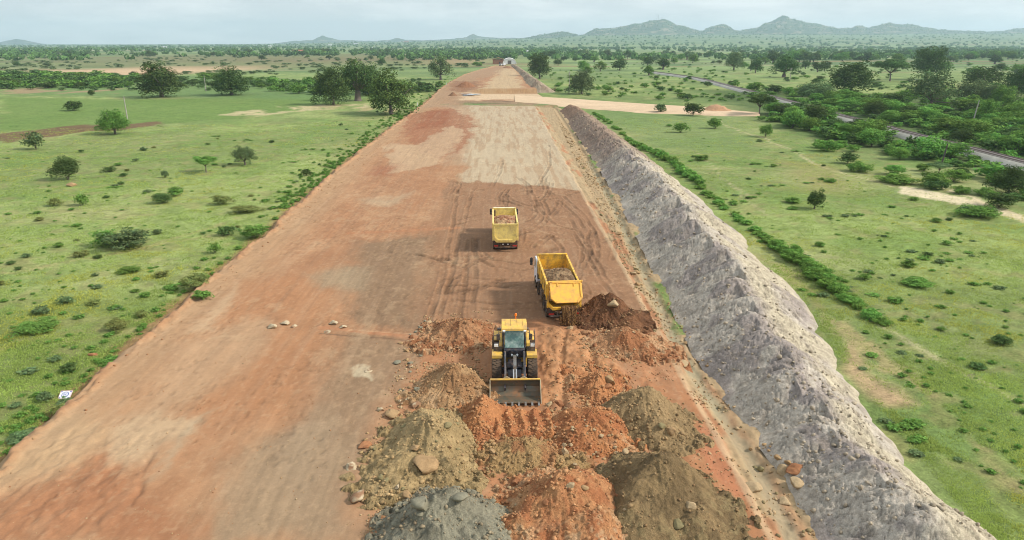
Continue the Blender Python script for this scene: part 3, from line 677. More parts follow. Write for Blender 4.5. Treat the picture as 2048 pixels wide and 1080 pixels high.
# ------------------------------------------------------------------ stones
import bmesh
def ico(sub):
    bm = bmesh.new(); bmesh.ops.create_icosphere(bm, subdivisions=sub, radius=1.0)
    V = np.array([v.co[:] for v in bm.verts]); F = np.array([[v.index for v in f.verts] for f in bm.faces]); bm.free(); return V, F
I1, F1 = ico(1); I2, F2 = ico(2); I3, F3 = ico(3)
def rockV(V, seed, cuts=9):
    r = np.random.default_rng(seed); V = V.copy()
    for k in range(cuts):                       # planar facets
        n = r.normal(size=3); n /= np.linalg.norm(n); d = r.uniform(.5, .8)
        s = V @ n; V -= np.outer(np.clip(s - d, 0, None), n)
    V *= r.uniform(.7, 1.15, 3); V += r.normal(scale=.03, size=V.shape)
    return V
stone_cols = {'pale': A(196, 170, 140), 'tan': A(186, 152, 116), 'orange': A(186, 128, 92), 'grey': A(150, 146, 134), 'white': A(208, 190, 168), 'olive': A(152, 140, 106)}
SM = {}
def stone_mesh(cname, k):
    if (cname, k) not in SM:
        V = rockV(I3, 900 + k * 7 + hash_(cname))
        c = np.repeat(stone_cols[cname][None, :], len(V), 0) * (0.85 + .3 * fbm(V[:, 0] * 2 + 5, V[:, 1] * 2 + V[:, 2], k, 3))[:, None]
        if cname in ('white', 'orange'): c = mixc(c, A(150, 100, 72), sst(.45, .6, fbm(V[:, 0] * 1.5 + 9, V[:, 2] * 1.5 + V[:, 1], k + 40, 3)) * .8)
        o = mesh_obj('stone', V, F3, M_stone, smooth=False, cols=c); SM[(cname, k)] = o.data
        bpy.data.objects.remove(o)
    return SM[(cname, k)]
def hash_(s_): return sum(ord(ch) for ch in s_) * 13
def stone(x, y, size, cname, label, group=None, flat=.7, name='stone', k=None, cat='stone', z=None, el=1.0):
    k = random.randrange(5) if k is None else k
    o = bpy.data.objects.new(name, stone_mesh(cname, k)); col.objects.link(o)
    zz = float(topz(x, y)[0]) if z is None else z
    o.location = (x, y, zz + size * flat * .28); o.rotation_euler = (random.uniform(-.25, .25), random.uniform(-.25, .25), random.uniform(0, 6.28))
    o.scale = (size * el, size, size * flat)
    tag(o, label, cat, group); return o
def stone_px(u, v, wpx, cname, label, flat=.7, zg=0.4, **k):
    x, y = G(u, v, zg)
    for _ in range(6): zg = float(topz(x, y)[0]); x, y = G(u, v, zg)
    return stone(x, y, wpx / scale_at(x, y) / 2 * 1.12, cname, label, flat=flat, **k)
stone_px(852, 930, 52, 'tan', 'big flat tan boulder with an orange end lying on the olive heap', .5, name='boulder', cat='boulder', el=1.2)
stone_px(843, 1040, 34, 'grey', 'angular grey boulder on the dark grey heap, its largest', .9, name='boulder', cat='boulder')
stone_px(922, 1032, 28, 'grey', 'rounded grey boulder near the right shoulder of the dark grey heap', .7, name='boulder', cat='boulder')
stone_px(1596, 966, 34, 'pale', 'large pale rounded boulder at the foot of the grey bank, lowest of its cluster', .7, name='boulder', cat='boulder')
stone_px(1590, 940, 44, 'orange', 'reddish orange slab leaning against the grey bank foot', .45, name='boulder', cat='boulder', el=1.2)
stone_px(1566, 941, 26, 'pale', 'pale boulder just left of the reddish slab at the bank foot', .8, name='boulder', cat='boulder')
stone_px(1556, 915, 18, 'tan', 'small tan stone above the pale boulder at the bank foot', .7)
stone_px(1578, 918, 16, 'tan', 'small tan stone above the reddish slab at the bank foot', .7)
stone_px(1508, 978, 30, 'pale', 'pale elongated stone on the orange verge left of the bank foot cluster', .6, el=1.3)
stone_px(1568, 1005, 24, 'pale', 'pale stone in the ditch below the bank foot cluster', .6)
stone_px(816, 992, 22, 'tan', 'squarish tan boulder at the lower foot of the olive heap', .7, name='boulder', cat='boulder')
stone_px(795, 975, 14, 'white', 'white stone at the lower edge of the olive heap', .7)
stone_px(704, 935, 24, 'white', 'crusty white stone lump left of the olive heap, middle of three', .6)
stone_px(716, 988, 34, 'white', 'crusty white and brown stone lump at the lower left foot of the olive heap', .6, name='boulder', cat='boulder')
stone_px(728, 893, 26, 'orange', 'crusty pinkish stone lump at the upper left foot of the olive heap', .5)
stone_px(784, 828, 40, 'tan', 'flat tan rock slab on the platform above the olive heap', .4, name='boulder', cat='boulder')
stone_px(762, 820, 20, 'white', 'white rock lump beside the flat tan slab', .5)
stone_px(832, 803, 22, 'white', 'white rock at the left foot of the tan stony heap', .6)
stone_px(545, 655, 24, 'white', 'white and dark rock lump at the left end of the row on the open platform', .6)
stone_px(572, 647, 26, 'white', 'low white rock lump right of the leftmost lump on the open platform', .35)
stone_px(590, 653, 14, 'white', 'small white fragment between the two lump pairs on the open platform', .4)
stone_px(668, 647, 24, 'white', 'white rock lump at the upper end of the orange cross strip', .5)
stone_px(686, 655, 16, 'white', 'small white rock on the orange cross strip', .5)
stone_px(655, 664, 16, 'white', 'thin white rock fragment below the cross strip lump', .3)
stone_px(736, 742, 16, 'white', 'pale crumbled stone on the grey brown platform', .25)
stone_px(1130, 905, 20, 'pale', 'tall pale stone at the left foot of the smooth orange heap', 1.0)
stone_px(1250, 905, 18, 'pale', 'pale stone in the hollow between the orange heaps', .8)
stone_px(1140, 972, 18, 'pale', 'pale rounded stone near the top of the tall orange heap', .8)
stone_px(1168, 977, 16, 'tan', 'tan stone on the right shoulder of the tall orange heap', .7)
stone_px(1092, 990, 20, 'orange', 'orange stone on the left slope of the tall orange heap', .8)
stone_px(1340, 868, 26, 'tan', 'tan boulder at the lower foot of the pointed olive heap', .7, name='boulder', cat='boulder')
stone_px(1322, 870, 18, 'olive', 'olive stone touching the tan boulder at the pointed heap foot', .7)
stone_px(1380, 1013, 20, 'pale', 'pale stone on the right slope of the big dark olive heap', .7)
stone_px(1355, 1052, 24, 'olive', 'olive rounded boulder low on the big dark olive heap', .7, name='boulder', cat='boulder')
stone_px(1220, 762, 26, 'tan', 'tan boulder pair member upper left of the pointed olive heap', .8, name='boulder', cat='boulder')
stone_px(1216, 775, 16, 'orange', 'orange stone just below the tan boulder beside the ruts', .8)
stone_px(1098, 812, 14, 'pale', 'small upright stone by the right edge of the bucket', 1.2)
stone_px(1118, 810, 22, 'orange', 'round orange boulder near the right edge of the bucket', .7, name='boulder', cat='boulder')
stone_px(1224, 636, 22, 'pale', 'pale stone at the foot of the dark brown heap', .8)
stone_px(1140, 658, 18, 'pale', 'pale block fallen behind the tipping truck', .9)
stone_px(1032, 960, 22, 'orange', 'orange stone left of the tall orange heap', .7)
stone_px(985, 905, 18, 'tan', 'tan stone on the left side of the low olive orange heap', .6)
stone_px(186, 712, 16, 'orange', 'rounded orange rock lying in the grass at the left road edge', .8, name='boulder', cat='boulder')
stone_px(143, 372, 16, 'tan', 'tan rock lying below the dark round bush in the left meadow', .7, name='boulder', cat='boulder')
# countable stones by area
def scatter(n, px, sizes, cn, label, group, zg=0.0):
    P = np.array(W(px, zg)); k = 0
    while k < n:
        x, y = rng.uniform(P[:, 0].min(), P[:, 0].max()), rng.uniform(P[:, 1].min(), P[:, 1].max())
        if seg_dist(np.array([x]), np.array([y]), [tuple(p) for p in P], True)[0] > 0: continue
        stone(x, y, sizes[0] * (sizes[1] / sizes[0]) ** (rng.random() ** 2.2), cn[int(rng.integers(len(cn)))], label, group); k += 1
VG = [(1115, 225), (1180, 320), (1240, 420), (1310, 560), (1400, 720), (1560, 930), (1640, 1080), (1570, 1080), (1440, 860), (1300, 640), (1240, 500), (1190, 400), (1130, 270)]
scatter(95, VG, (.14, .42), ['pale', 'tan', 'tan', 'olive'], 'one of many sandy stones on the rocky verge between platform and grey bank', 'stones along the rocky verge')
scatter(34, [(790, 690), (850, 640), (880, 660), (830, 760), (850, 800), (780, 830)], (.10, .26), ['pale', 'white', 'tan', 'grey'], 'one of many pale stones spilled along the left foot of the tan heaps', 'stones left of the tan heaps')
scatter(24, [(1090, 860), (1180, 870), (1260, 880), (1270, 910), (1130, 925)], (.09, .20), ['pale', 'pale', 'tan'], 'one of many pale pebbles spilled at the foot of the smooth orange heap', 'pebbles below the smooth orange heap')
scatter(26, [(720, 880), (870, 820), (940, 880), (930, 960), (820, 1000), (740, 980)], (.10, .28), ['tan', 'olive', 'olive'], 'one of many tan clods on the large olive heap', 'clods on the olive heap')
scatter(26, [(1000, 930), (1240, 930), (1260, 1080), (1000, 1080)], (.08, .2), ['orange', 'pale', 'tan'], 'one of many small stones on the tall orange heap', 'stones on the tall orange heap')
scatter(16, [(760, 1010), (1000, 1000), (1000, 1080), (740, 1080)], (.12, .28), ['grey'], 'one of many grey stones on the dark grey heap', 'stones on the dark grey heap')
scatter(22, [(1180, 660), (1340, 680), (1360, 720), (1180, 725)], (.09, .22), ['pale', 'tan', 'orange'], 'one of many pale stones on the wide gravelly heap', 'stones on the gravelly heap')
# rubble
def rubble(n, px, smin, smax, cn, weight=None):
    P = np.array(W(px)); Pl = [tuple(p) for p in P]
    X = rng.uniform(P[:, 0].min(), P[:, 0].max(), n * 6); Y = rng.uniform(P[:, 1].min(), P[:, 1].max(), n * 6)
    ok = seg_dist(X, Y, Pl, True) < 0
    ok &= fbm(X / 1.2, Y / 1.2, 991, 3) > .44
    X, Y = X[ok][:n], Y[ok][:n]
    S = smin * (smax / smin) ** (rng.random(len(X)) ** 2)
    Z = topz(X, Y)
    ci = rng.integers(len(cn), size=len(X)); C = np.array([stone_cols[q] for q in cn])[ci]
    return X, Y, Z, S, C
HP = []
for (X_, Y_, gx_, gy_, Z_, C_) in HEAPS[:12]:
    n_ = 900; hw_, hh_ = gx_[-1] / 1.45, gy_[-1] / 1.45
    a_ = rng.uniform(0, 6.28, n_); rr_ = np.where(rng.random(n_) < .5, np.sqrt(rng.random(n_)), rng.normal(1.0, .13, n_))
    x_, y_ = X_ + np.cos(a_) * rr_ * hw_, Y_ + np.sin(a_) * rr_ * hh_
    c_ = np.repeat(np.array([stone_cols['tan']]), n_, 0)
    HP.append((x_, y_, topz(x_, y_) - .01, .025 * (.16 / .025) ** (rng.random(n_) ** 3.0), c_))
nb_ = 3600; yb__ = 24 * (8.5 ** rng.random(nb_)); xb__ = XR(yb__) + (XB(yb__) - XR(yb__)) * rng.beta(1.1, 1.6, nb_)
HP.append((xb__, yb__, topz(xb__, yb__) - .01, .02 * (.16 / .02) ** (rng.random(nb_) ** 2) * (1 + yb__ / 200), np.repeat([A(184, 174, 166)], nb_, 0)))
parts = HP + [rubble(3200, [(1110, 222), (1180, 310), (1245, 410), (1320, 560), (1400, 700), (1570, 920), (1650, 1080), (1560, 1080), (1440, 880), (1290, 640), (1220, 460), (1125, 260)], .04, .16, ['pale', 'tan', 'tan', 'olive']),
         rubble(2600, [(740, 1090), (720, 960), (760, 800), (850, 630), (990, 620), (960, 700), (980, 800), (1000, 1090)], .025, .11, ['pale', 'tan', 'tan', 'olive', 'orange']),
         rubble(2800, [(990, 1090), (960, 880), (1090, 820), (1080, 660), (1340, 640), (1420, 800), (1560, 1090)], .025, .10, ['pale', 'tan', 'orange', 'orange']),
         rubble(900, [(0, 940), (345, 620), (600, 400), (850, 215), (880, 215), (640, 400), (380, 630), (20, 980)], .03, .13, ['tan', 'orange', 'orange']),
         rubble(700, [(0, 1080), (350, 640), (830, 640), (800, 800), (720, 1080)], .015, .06, ['tan', 'orange', 'pale'])]
X, Y, Z, S, C = [np.concatenate([p[k] for p in parts]) for k in range(5)]
N = len(X)
base = np.stack([rockV(I1, 50 + k, 4) for k in range(12)])
V = base[rng.integers(12, size=N)]
ang = rng.uniform(0, 6.28, N); ca, sa = np.cos(ang)[:, None], np.sin(ang)[:, None]
V = np.stack([V[..., 0] * ca - V[..., 1] * sa, V[..., 0] * sa + V[..., 1] * ca, V[..., 2] * .75], -1)
V = V * S[:, None, None] + np.stack([X, Y, Z + S * .22], 1)[:, None, :]
Fr = (F1[None] + (np.arange(N) * len(I1))[:, None, None]).reshape(-1, 3)
C = topc(X, Y, C)
Cc = np.repeat((C * .8 + .2 * stone_cols['tan']) * 1.08 * rng.uniform(.72, 1.1, (N, 1)), len(I1), 0)
tag(mesh_obj('rubble', V.reshape(-1, 3), Fr, M_stone, smooth=False, cols=Cc), 'loose gravel and clods scattered over heaps, verge and platform edge', 'rubble', kind='stuff')
# ------------------------------------------------------------------ mesh builder
class MB:
    def __init__(s): s.V = []; s.F = []
    def add(s, V, F):
        n = len(s.V); s.V += [tuple(v) for v in V]; s.F += [tuple(i + n for i in f) for f in F]; return s
    def box(s, c, d, rot=None):
        V = [Vector((sx * d[0] / 2, sy * d[1] / 2, sz * d[2] / 2)) for sx in (-1, 1) for sy in (-1, 1) for sz in (-1, 1)]
        if rot is not None: V = [rot @ v for v in V]
        return s.add([v + Vector(c) for v in V], [(0, 1, 3, 2), (4, 6, 7, 5), (0, 4, 5, 1), (2, 3, 7, 6), (0, 2, 6, 4), (1, 5, 7, 3)])
    def prism(s, P, a, b, ax='x'):
        """closed outline P of (p, q) pairs pushed from a to b along ax"""
        f = {'x': lambda t, p, q: (t, p, q), 'y': lambda t, p, q: (p, t, q), 'z': lambda t, p, q: (p, q, t)}[ax]
        n = len(P); V = [f(a, *p) for p in P] + [f(b, *p) for p in P]
        F = [tuple(range(n))[::-1], tuple(range(n, 2 * n))] + [(i, (i + 1) % n, n + (i + 1) % n, n + i) for i in range(n)]
        return s.add(V, F)
    def tube(s, P, r, n=8):
        P = [Vector(p) for p in P]; rr = r if isinstance(r, (list, tuple)) else [r] * len(P)
        V = []; F = []
        for i, p in enumerate(P):
            d = (P[min(i + 1, len(P) - 1)] - P[max(i - 1, 0)]).normalized()
            a = d.orthogonal().normalized() if abs(d.z) > .99 else d.cross(Vector((0, 0, 1))).normalized()
            b = d.cross(a)
            V += [p + (a * math.cos(t) + b * math.sin(t)) * rr[i] for t in [2 * math.pi * k / n for k in range(n)]]
        for i in range(len(P) - 1):
            F += [(i * n + k, i * n + (k + 1) % n, (i + 1) * n + (k + 1) % n, (i + 1) * n + k) for k in range(n)]
        F += [tuple(range(n))[::-1], tuple(range((len(P) - 1) * n, len(P) * n))]
        return s.add(V, F)
    def lathe_x(s, prof, n=28, c=(0, 0, 0), closed=True):
        """profile of (x, radius) turned about the x axis"""
        m = len(prof); V = []; F = []
        for k in range(n):
            t = 2 * math.pi * k / n
            V += [(c[0] + x, c[1] + r * math.cos(t), c[2] + r * math.sin(t)) for x, r in prof]
        for k in range(n):
            for j in range(m if closed else m - 1):
                F.append((k * m + j, k * m + (j + 1) % m, ((k + 1) % n) * m + (j + 1) % m, ((k + 1) % n) * m + j))
        return s.add(V, F)
    def build(s, name, m, parent=None, bevel=0.0, smooth=False, loc=None):
        o = mesh_obj(name, s.V, s.F, m, parent=parent, smooth=smooth, loc=loc)
        bm = bmesh.new(); bm.from_mesh(o.data); bmesh.ops.recalc_face_normals(bm, faces=bm.faces); bm.to_mesh(o.data); bm.free()
        if bevel:
            b = o.modifiers.new('bevel', 'BEVEL'); b.width = bevel; b.segments = 2; b.limit_method = 'ANGLE'; b.angle_limit = R(40)
        return o

DIRT = A(172, 136, 108)
YEL = mat_plain('yellow_paint', srgb(234, 178, 68, 1), 0.5, dirt=A(206, 160, 104), dirt_amt=.4, dscale=3)
YEL2 = mat_plain('pale_yellow_paint', srgb(240, 216, 126, 1), 0.5, dirt=A(206, 178, 130), dirt_amt=.4, dscale=3)
YEL3 = mat_plain('loader_yellow', srgb(226, 184, 82, .95), 0.5, dirt=A(196, 158, 112), dirt_amt=.55, dscale=2)
INY = mat_plain('scraped_yellow', srgb(236, 188, 66, 1), 0.5, dirt=A(150, 124, 96), dirt_amt=.6, dscale=2.2)
DARK = mat_plain('dark_steel', (0.035, 0.038, 0.045), 0.5, dirt=DIRT, dirt_amt=.35, dscale=4)
CHAS = mat_plain('dusty_chassis', (0.07, 0.045, 0.035), 0.75, dirt=DIRT, dirt_amt=.5, dscale=4)
NAVY = mat_plain('blue_black_paint', (0.025, 0.032, 0.05), 0.4, dirt=DIRT, dirt_amt=.25, dscale=4)
RUB = mat_plain('tyre_rubber', (0.045, 0.04, 0.036), 0.85, dirt=A(150, 118, 92), dirt_amt=.6, dscale=5, spec=.2)
RUBD = mat_plain('dusty_tyre', srgb(120, 100, 82, .6), 0.9, dirt=(0.05, 0.043, 0.038), dirt_amt=.6, dscale=4, spec=.2)
RIM = mat_plain('rim_paint', srgb(200, 160, 60, .7), 0.5, dirt=DIRT, dirt_amt=.5)
RIMG = mat_plain('steel_rim', (0.25, 0.24, 0.23), 0.5, dirt=DIRT, dirt_amt=.5)
STEEL = mat_plain('worn_steel', (0.30, 0.29, 0.27), 0.38, metal=.7, dirt=A(120, 92, 70), dirt_amt=.5, dscale=3)
BUCK = mat_plain('bucket_steel', (0.12, 0.115, 0.085), 0.42, metal=.35, dirt=A(168, 116, 78), dirt_amt=.5, dscale=1.8)
CHROME = mat_plain('cylinder_rod', (0.6, 0.6, 0.6), 0.2, metal=1)
GLASS = mat_plain('cab_glass', (0.10, 0.20, 0.18), 0.06, dirt=(0.42, 0.52, 0.47), dirt_amt=.55, dscale=2.2)
WHITE = mat_plain('white_paint', (0.75, 0.77, 0.8), 0.4, dirt=DIRT, dirt_amt=.3)
LAMP = mat_plain('lamp_glass', (0.85, 0.85, 0.82), 0.15)
REDL = mat_plain('red_lens', (0.5, 0.03, 0.02), 0.3)
ORL = mat_plain('orange_lens', (0.85, 0.20, 0.02), 0.3)

def wheel(parent, x, y, r, wd, mat, rimmat, lugs=0, side=1, name='wheel'):
    w2 = wd / 2
    mb = MB(); mb.lathe_x([(-w2 * .8, r * .56), (-w2, r * .7), (-w2 * .97, r * .88), (-w2 * .8, r * .96), (w2 * .8, r * .96), (w2 * .97, r * .88), (w2, r * .7), (w2 * .8, r * .56)], 36)
    if lugs:
        for k in range(lugs):
            for sd_ in (-1, 1):
                t = 2 * math.pi * (k + (.5 if sd_ > 0 else 0)) / lugs
                rot = Matrix.Rotation(-t, 3, 'X') @ Matrix.Rotation(sd_ * .5, 3, 'Z')
                c = Matrix.Rotation(-t, 3, 'X') @ Vector((sd_ * w2 * .46, r * .965, 0))
                # a lug lies across half the tread
                Rm = Matrix.Rotation(-t, 3, 'X') @ Matrix.Rotation(sd_ * .45, 3, 'Y')
                mb.box(c, (w2 * 1.0, r * .09, r * .09), Rm)
    else:
        for q in (-.45, 0, .45):
            mb.lathe_x([(q * wd - .05, r * .955), (q * wd - .05, r), (q * wd + .05, r), (q * wd + .05, r * .955)], 36)
    o = mb.build(name, mat, parent, loc=(x, y, r))
    rb = MB(); rb.lathe_x([(-w2 * .7, r * .57), (-w2 * .2, r * .5), (-w2 * .15, r * .05), (w2 * .15, r * .05), (w2 * .2, r * .5), (w2 * .7, r * .57), (w2 * .5, r * .6), (-w2 * .5, r * .6)], 24)
    rb.lathe_x([(-w2 * .75, .01), (-w2 * .7, r * .2), (w2 * .7, r * .2), (w2 * .75, .01)], 16)
    rb.build('rim', rimmat, o)
    return o

def dump_truck(x, y, rz, label, paint, inner, gate_open, tilt, cabmat):
    t = empty('dump_truck', (x, y, 0.0), rz); tag(t, label, 'dump truck')
    # frame
    m = MB()
    for sx in (-.42, .42): m.box((sx, .3, .92), (.12, 8.6, .3))
    for yy in (-3.9, -2.4, -.8, .9, 2.4, 4.2): m.box((0, yy, .92), (.8, .14, .22))
    for yy in (-3.05, -1.65, 2.1, 3.9): m.box((0, yy, .52), (1.9, .16, .18))
    m.box((-.95, .3, .75), (.55, 1.2, .55)); m.box((.95, .3, .75), (.5, 1.3, .5))
    m.build('chassis', CHAS, t, .01)
    for yy in (-3.05, -1.65):
        for sx in (-1, 1):
            wheel(t, sx * 1.08, yy, .53, .30, RUBD if not gate_open else RUB, RIMG); wheel(t, sx * .74, yy, .53, .30, RUBD if not gate_open else RUB, RIMG)
    for yy in (2.1, 3.9):
        for sx in (-1, 1): wheel(t, sx * 1.05, yy, .53, .32, RUB, RIMG)
    for sx in (-1, 1):
        m = MB(); m.prism([(-3.75, .78), (-3.72, 1.02), (-3.4, 1.16), (-2.75, 1.16), (-2.42, 1.04), (-2.42, 1.0), (-2.77, 1.11), (-3.38, 1.11), (-3.68, .98), (-3.7, .76)], sx * .92 - .33, sx * .92 + .33)
        m.box((sx * .92, -3.76, .72), (.62, .02, .34)); m.build('mudguard', CHAS, t)
        m = MB(); m.box((sx * .95, -4.2, .62), (.42, .06, .14)); m.build('tail_light', REDL, t, .01)
        m = MB(); m.box((sx * .25, -4.34, .84), (.13, .05, .10)); m.build('reversing_light', LAMP, t, .01)
    m = MB(); m.box((0, -4.28, .5), (2.2, .08, .14)); m.box((-.5, -4.2, .68), (.08, .08, .4)); m.box((.5, -4.2, .68), (.08, .08, .4)); m.build('rear_bumper', STEEL if gate_open else CHAS, t, .01)
    # cab
    m = MB(); m.prism([(3.05, .85), (3.05, 2.55), (3.15, 2.68), (4.55, 2.68), (4.75, 2.5), (5.0, 1.75), (5.05, .6), (3.3, .6)], -1.2, 1.2)
    cb = m.build('cab', cabmat, t, .05)
    m = MB(); m.prism([(4.80, 2.42), (5.0, 1.8), (5.02, 1.8), (4.82, 2.42)], -1.05, 1.05); m.build('windscreen', GLASS, cb)
    for sx in (-1, 1):
        m = MB(); m.prism([(3.6, 1.75), (3.6, 2.45), (4.5, 2.45), (4.8, 1.75)], sx * 1.195 - .012, sx * 1.195 + .012); m.build('side_window', GLASS, cb)
        m = MB(); m.tube([(sx * 1.2, 4.7, 2.5), (sx * 1.5, 4.75, 2.5), (sx * 1.5, 4.75, 1.75), (sx * 1.2, 4.7, 1.75)], .02, 6)
        m.box((sx * 1.5, 4.74, 2.22), (.24, .12, .42)); m.box((sx * 1.5, 4.74, 1.88), (.22, .12, .2)); m.build('mirror', DARK, t, .015)
    # body, in the frame of its rear hinge
    bd = empty('x', (0, 0, 0)); bpy.data.objects.remove(bd)
    Lb, Hb, Wb = 6.55, 1.75, 1.24
    hinge = Vector((0, -3.95, 1.12)); Rt = Matrix.Rotation(tilt, 3, 'X')
    out = [(-Wb, Hb), (-Wb, .42), (-.86, 0), (.86, 0), (Wb, .42), (Wb, Hb)]
    th = .055
    inn = [(Wb - th, Hb), (Wb - th, .42 + th * .3), (.84, th), (-.84, th), (-Wb + th, .42 + th * .3), (-Wb + th, Hb)]
    def P3(mb):
        mb.V = [tuple(hinge + Rt @ Vector(v)) for v in mb.V]; return mb
    m = MB(); m.prism(out + inn, -.35, Lb, 'y')
    m.prism([(-Wb, Hb + .12), (-Wb, .42), (-.86, 0.01), (.86, 0.01), (Wb, .42), (Wb, Hb + .12)], Lb - .01, Lb + .06, 'y')
    for sx in (-1, 1):
        m.box((sx * (Wb + .005), Lb / 2 - .15, Hb + .03), (.15, Lb + .35, .09))
        for k in range(6): m.box((sx * (Wb + .03), .55 + k * 1.1, 1.05), (.07, .11, 1.32))
        m.box((sx * (Wb + .035), -.27, Hb * .6), (.12, .2, Hb * 1.1))
    m.prism([(Wb + .07, .42), (Wb + .07, .30), (.9, -.09), (-.9, -.09), (-Wb - .07, .30), (-Wb - .07, .42), (-Wb + th, .47), (-.84, th + .05), (.84, th + .05), (Wb - th, .47)], -.42, -.24, 'y')
    m.box((0, Lb + .03, Hb + .14), (2 * Wb + .1, .16, .1))
    m.box((0, Lb + .14, 1.0), (2.0, .08, .1)); m.box((0, Lb + .14, .5), (2.0, .08, .1))
    body = P3(m).build('dump_body', inner, t, .008)
    m = MB()
    for k in range(8): m.box((0, .2 + k * .8, -.08), (1.7, .12, .14))
    for sx in (-1, 1): m.box((sx * .42, Lb / 2 - .1, -.1), (.14, Lb - .3, .18))
    P3(m).build('subframe', CHAS, t)
    # tailgate hung from its top edge
    piv = Vector((0, -.46, Hb + (.50 if gate_open else .06)))
    Rg = Matrix.Rotation(-gate_open, 3, 'X')
    gh = 1.68
    m = MB(); o_ = [(-Wb + .02, 0), (-Wb + .02, -gh + .38), (-.84, -gh), (.84, -gh), (Wb - .02, -gh + .38), (Wb - .02, 0)]
    m.prism(o_, -.03, .03, 'y')
    def bar(p, q, w_=.13, dp=.07):
        p = Vector((p[0], 0, p[1])); q = Vector((q[0], 0, q[1])); d = q - p
        m.box(((p + q) / 2) + Vector((0, -.055, 0)), (d.length + w_ * .6, dp, w_), Matrix.Rotation(-math.atan2(d.z, d.x), 3, 'Y'))
    sh = .93
    for a, b in zip(o_, o_[1:] + o_[:1]): bar((a[0] * sh, a[1] * sh - .05), (b[0] * sh, b[1] * sh - .05))
    for sx in (-.62, .62): m.box((sx, -.06, -.22), (.05, .05, .3))
    m.box((0, -.03, .03), (2 * Wb + .08, .16, .12))
    for sx in (-1, 1): m.box((sx * (Wb + .02), .12, .02), (.06, .5, .14))
    m.V = [tuple(hinge + Rt @ (piv + Rg @ Vector(v))) for v in m.V]
    m.build('tailgate', paint, t, .008)
    m = MB(); m.box((-1.1, 2.55, 2.0), (.25, .3, 1.6)); m.build('air_filter', DARK, t, .02)
    M = Matrix.Translation((x, y, 0)) @ Matrix.Rotation(rz, 4, 'Z') @ Matrix.Translation(hinge) @ Rt.to_4x4()
    return t, M

def soil_load(M, y0, y1, zf, zm, cA, cB, label, seed, bias=0.0):
    n = 90; gx = np.linspace(-1.17, 1.17, 60); gy = np.linspace(y0, y1, n)
    YY, XX = np.meshgrid(gy, gx, indexing='ij'); x, y = XX.ravel(), YY.ravel()
    q = (y - y0) / (y1 - y0)
    z = zf + (zm - zf) * np.sin(np.clip(q, 0, 1) ** .8 * math.pi) * (1 - .35 * (x / 1.17) ** 2) + .40 * (fbm(x / .5 + seed, y / .5, seed, 4, .6) - .5) + .14 * (fbm(x / .16, y / .16, seed + 3, 2) - .5)
    z = np.where((np.abs(x) > 1.15) | (y < y0 + .02) | (y > y1 - .02), z - .5, z)
    P = np.array(M.to_3x3()) @ np.stack([x, y, z]); P = P.T + np.array(M.translation)
    c = mixc(np.repeat(cA[None, :], len(x), 0), cB, sst(.4, .6, fbm(x / .4, y / .4, seed + 8, 3)))
    o = mesh_obj('soil_load', P, grid_faces(n, 60), M_heap, cols=c); tag(o, label, 'soil load')
    return o

tx, ty = G(1010, 500)
t1, M1 = dump_truck(tx, ty + 3.6, R(0.6), 'pale yellow dump truck with closed tailgate driving away, the farther of the two trucks', YEL2, YEL2, 0.0, 0.0, WHITE)
soil_load(M1, -.1, 5.2, 1.2, 2.05, A(198, 160, 128), A(168, 116, 88), 'heaped pinkish tan soil filling the bed of the farther truck', 610)
tx, ty = G(1118, 636)
t2, M2 = dump_truck(tx, ty + 3.5, R(4.0), 'orange yellow dump truck tipping soil through its open tailgate, the nearer of the two trucks', YEL, INY, R(44), R(3.5), WHITE)
soil_load(M2, -.1, 5.0, 1.15, 2.0, A(170, 140, 112), A(132, 104, 82), 'brown soil and rocks lying in the bed of the tipping truck', 620)
# soil falling out of the tipping truck
Rz2 = Matrix.Rotation(R(4.0), 3, 'Z')
def T2(v): return Vector((tx, ty + 3.5, 0)) + Rz2 @ Vector(v)
n = 70; gx = np.linspace(0, 1, 44); gz = np.linspace(0, 1, n)
ZZ, XX = np.meshgrid(gz, gx, indexing='ij'); q, x = ZZ.ravel(), XX.ravel()
V = []
for side in (-1, 1):
    xx = -.25 + x * 1.2 * (1 - .12 * q); th_ = .16 + .12 * q
    yy = -4.45 - .45 * q ** .6 + side * th_ * np.sin(x * math.pi) ** .5 + .22 * (fbm(xx / .14, q * 2.5, 640 + side, 4, .6) - .5)
    V.append(np.stack([xx + .10 * (fbm(q * 6, x * 0 + side, 644) - .5), yy, 1.35 - 1.3 * q], 1))
P = np.concatenate(V); P = np.array([T2(v) for v in P])
f1 = grid_faces(n, 44)
P2 = []; 
r = np.random.default_rng(5); Nn = 420
cx_ = r.uniform(-.45, 1.25, Nn); cz_ = r.uniform(.05, 1.3, Nn); cy_ = -4.6 - .5 * (1 - cz_ / 1.3) + r.normal(scale=.17, size=Nn); ss_ = .02 + .07 * r.random(Nn) ** 3
cl = base[r.integers(12, size=Nn)] * ss_[:, None, None] + np.stack([cx_, cy_, cz_], 1)[:, None, :]
cl = np.array([T2(v) for v in cl.reshape(-1, 3)])
F = [tuple(f) for f in f1[:, ::-1]] + [tuple(f) for f in f1 + n * 44] + [tuple(f) for f in (F1[None] + (np.arange(Nn) * len(I1))[:, None, None]).reshape(-1, 3) + len(P)]
Vall = np.concatenate([P, cl]); cc = mixc(np.repeat(A(150, 112, 72)[None, :], len(Vall), 0), A(112, 80, 54), sst(.4, .6, fbm(Vall[:, 0] / .12, Vall[:, 2] / .6, 9, 3)))
tag(mesh_obj('falling_soil', Vall, F, M_heap, cols=cc, smooth=False), 'curtain of brown soil pouring from the open tailgate of the nearer truck', 'falling soil', kind='stuff')

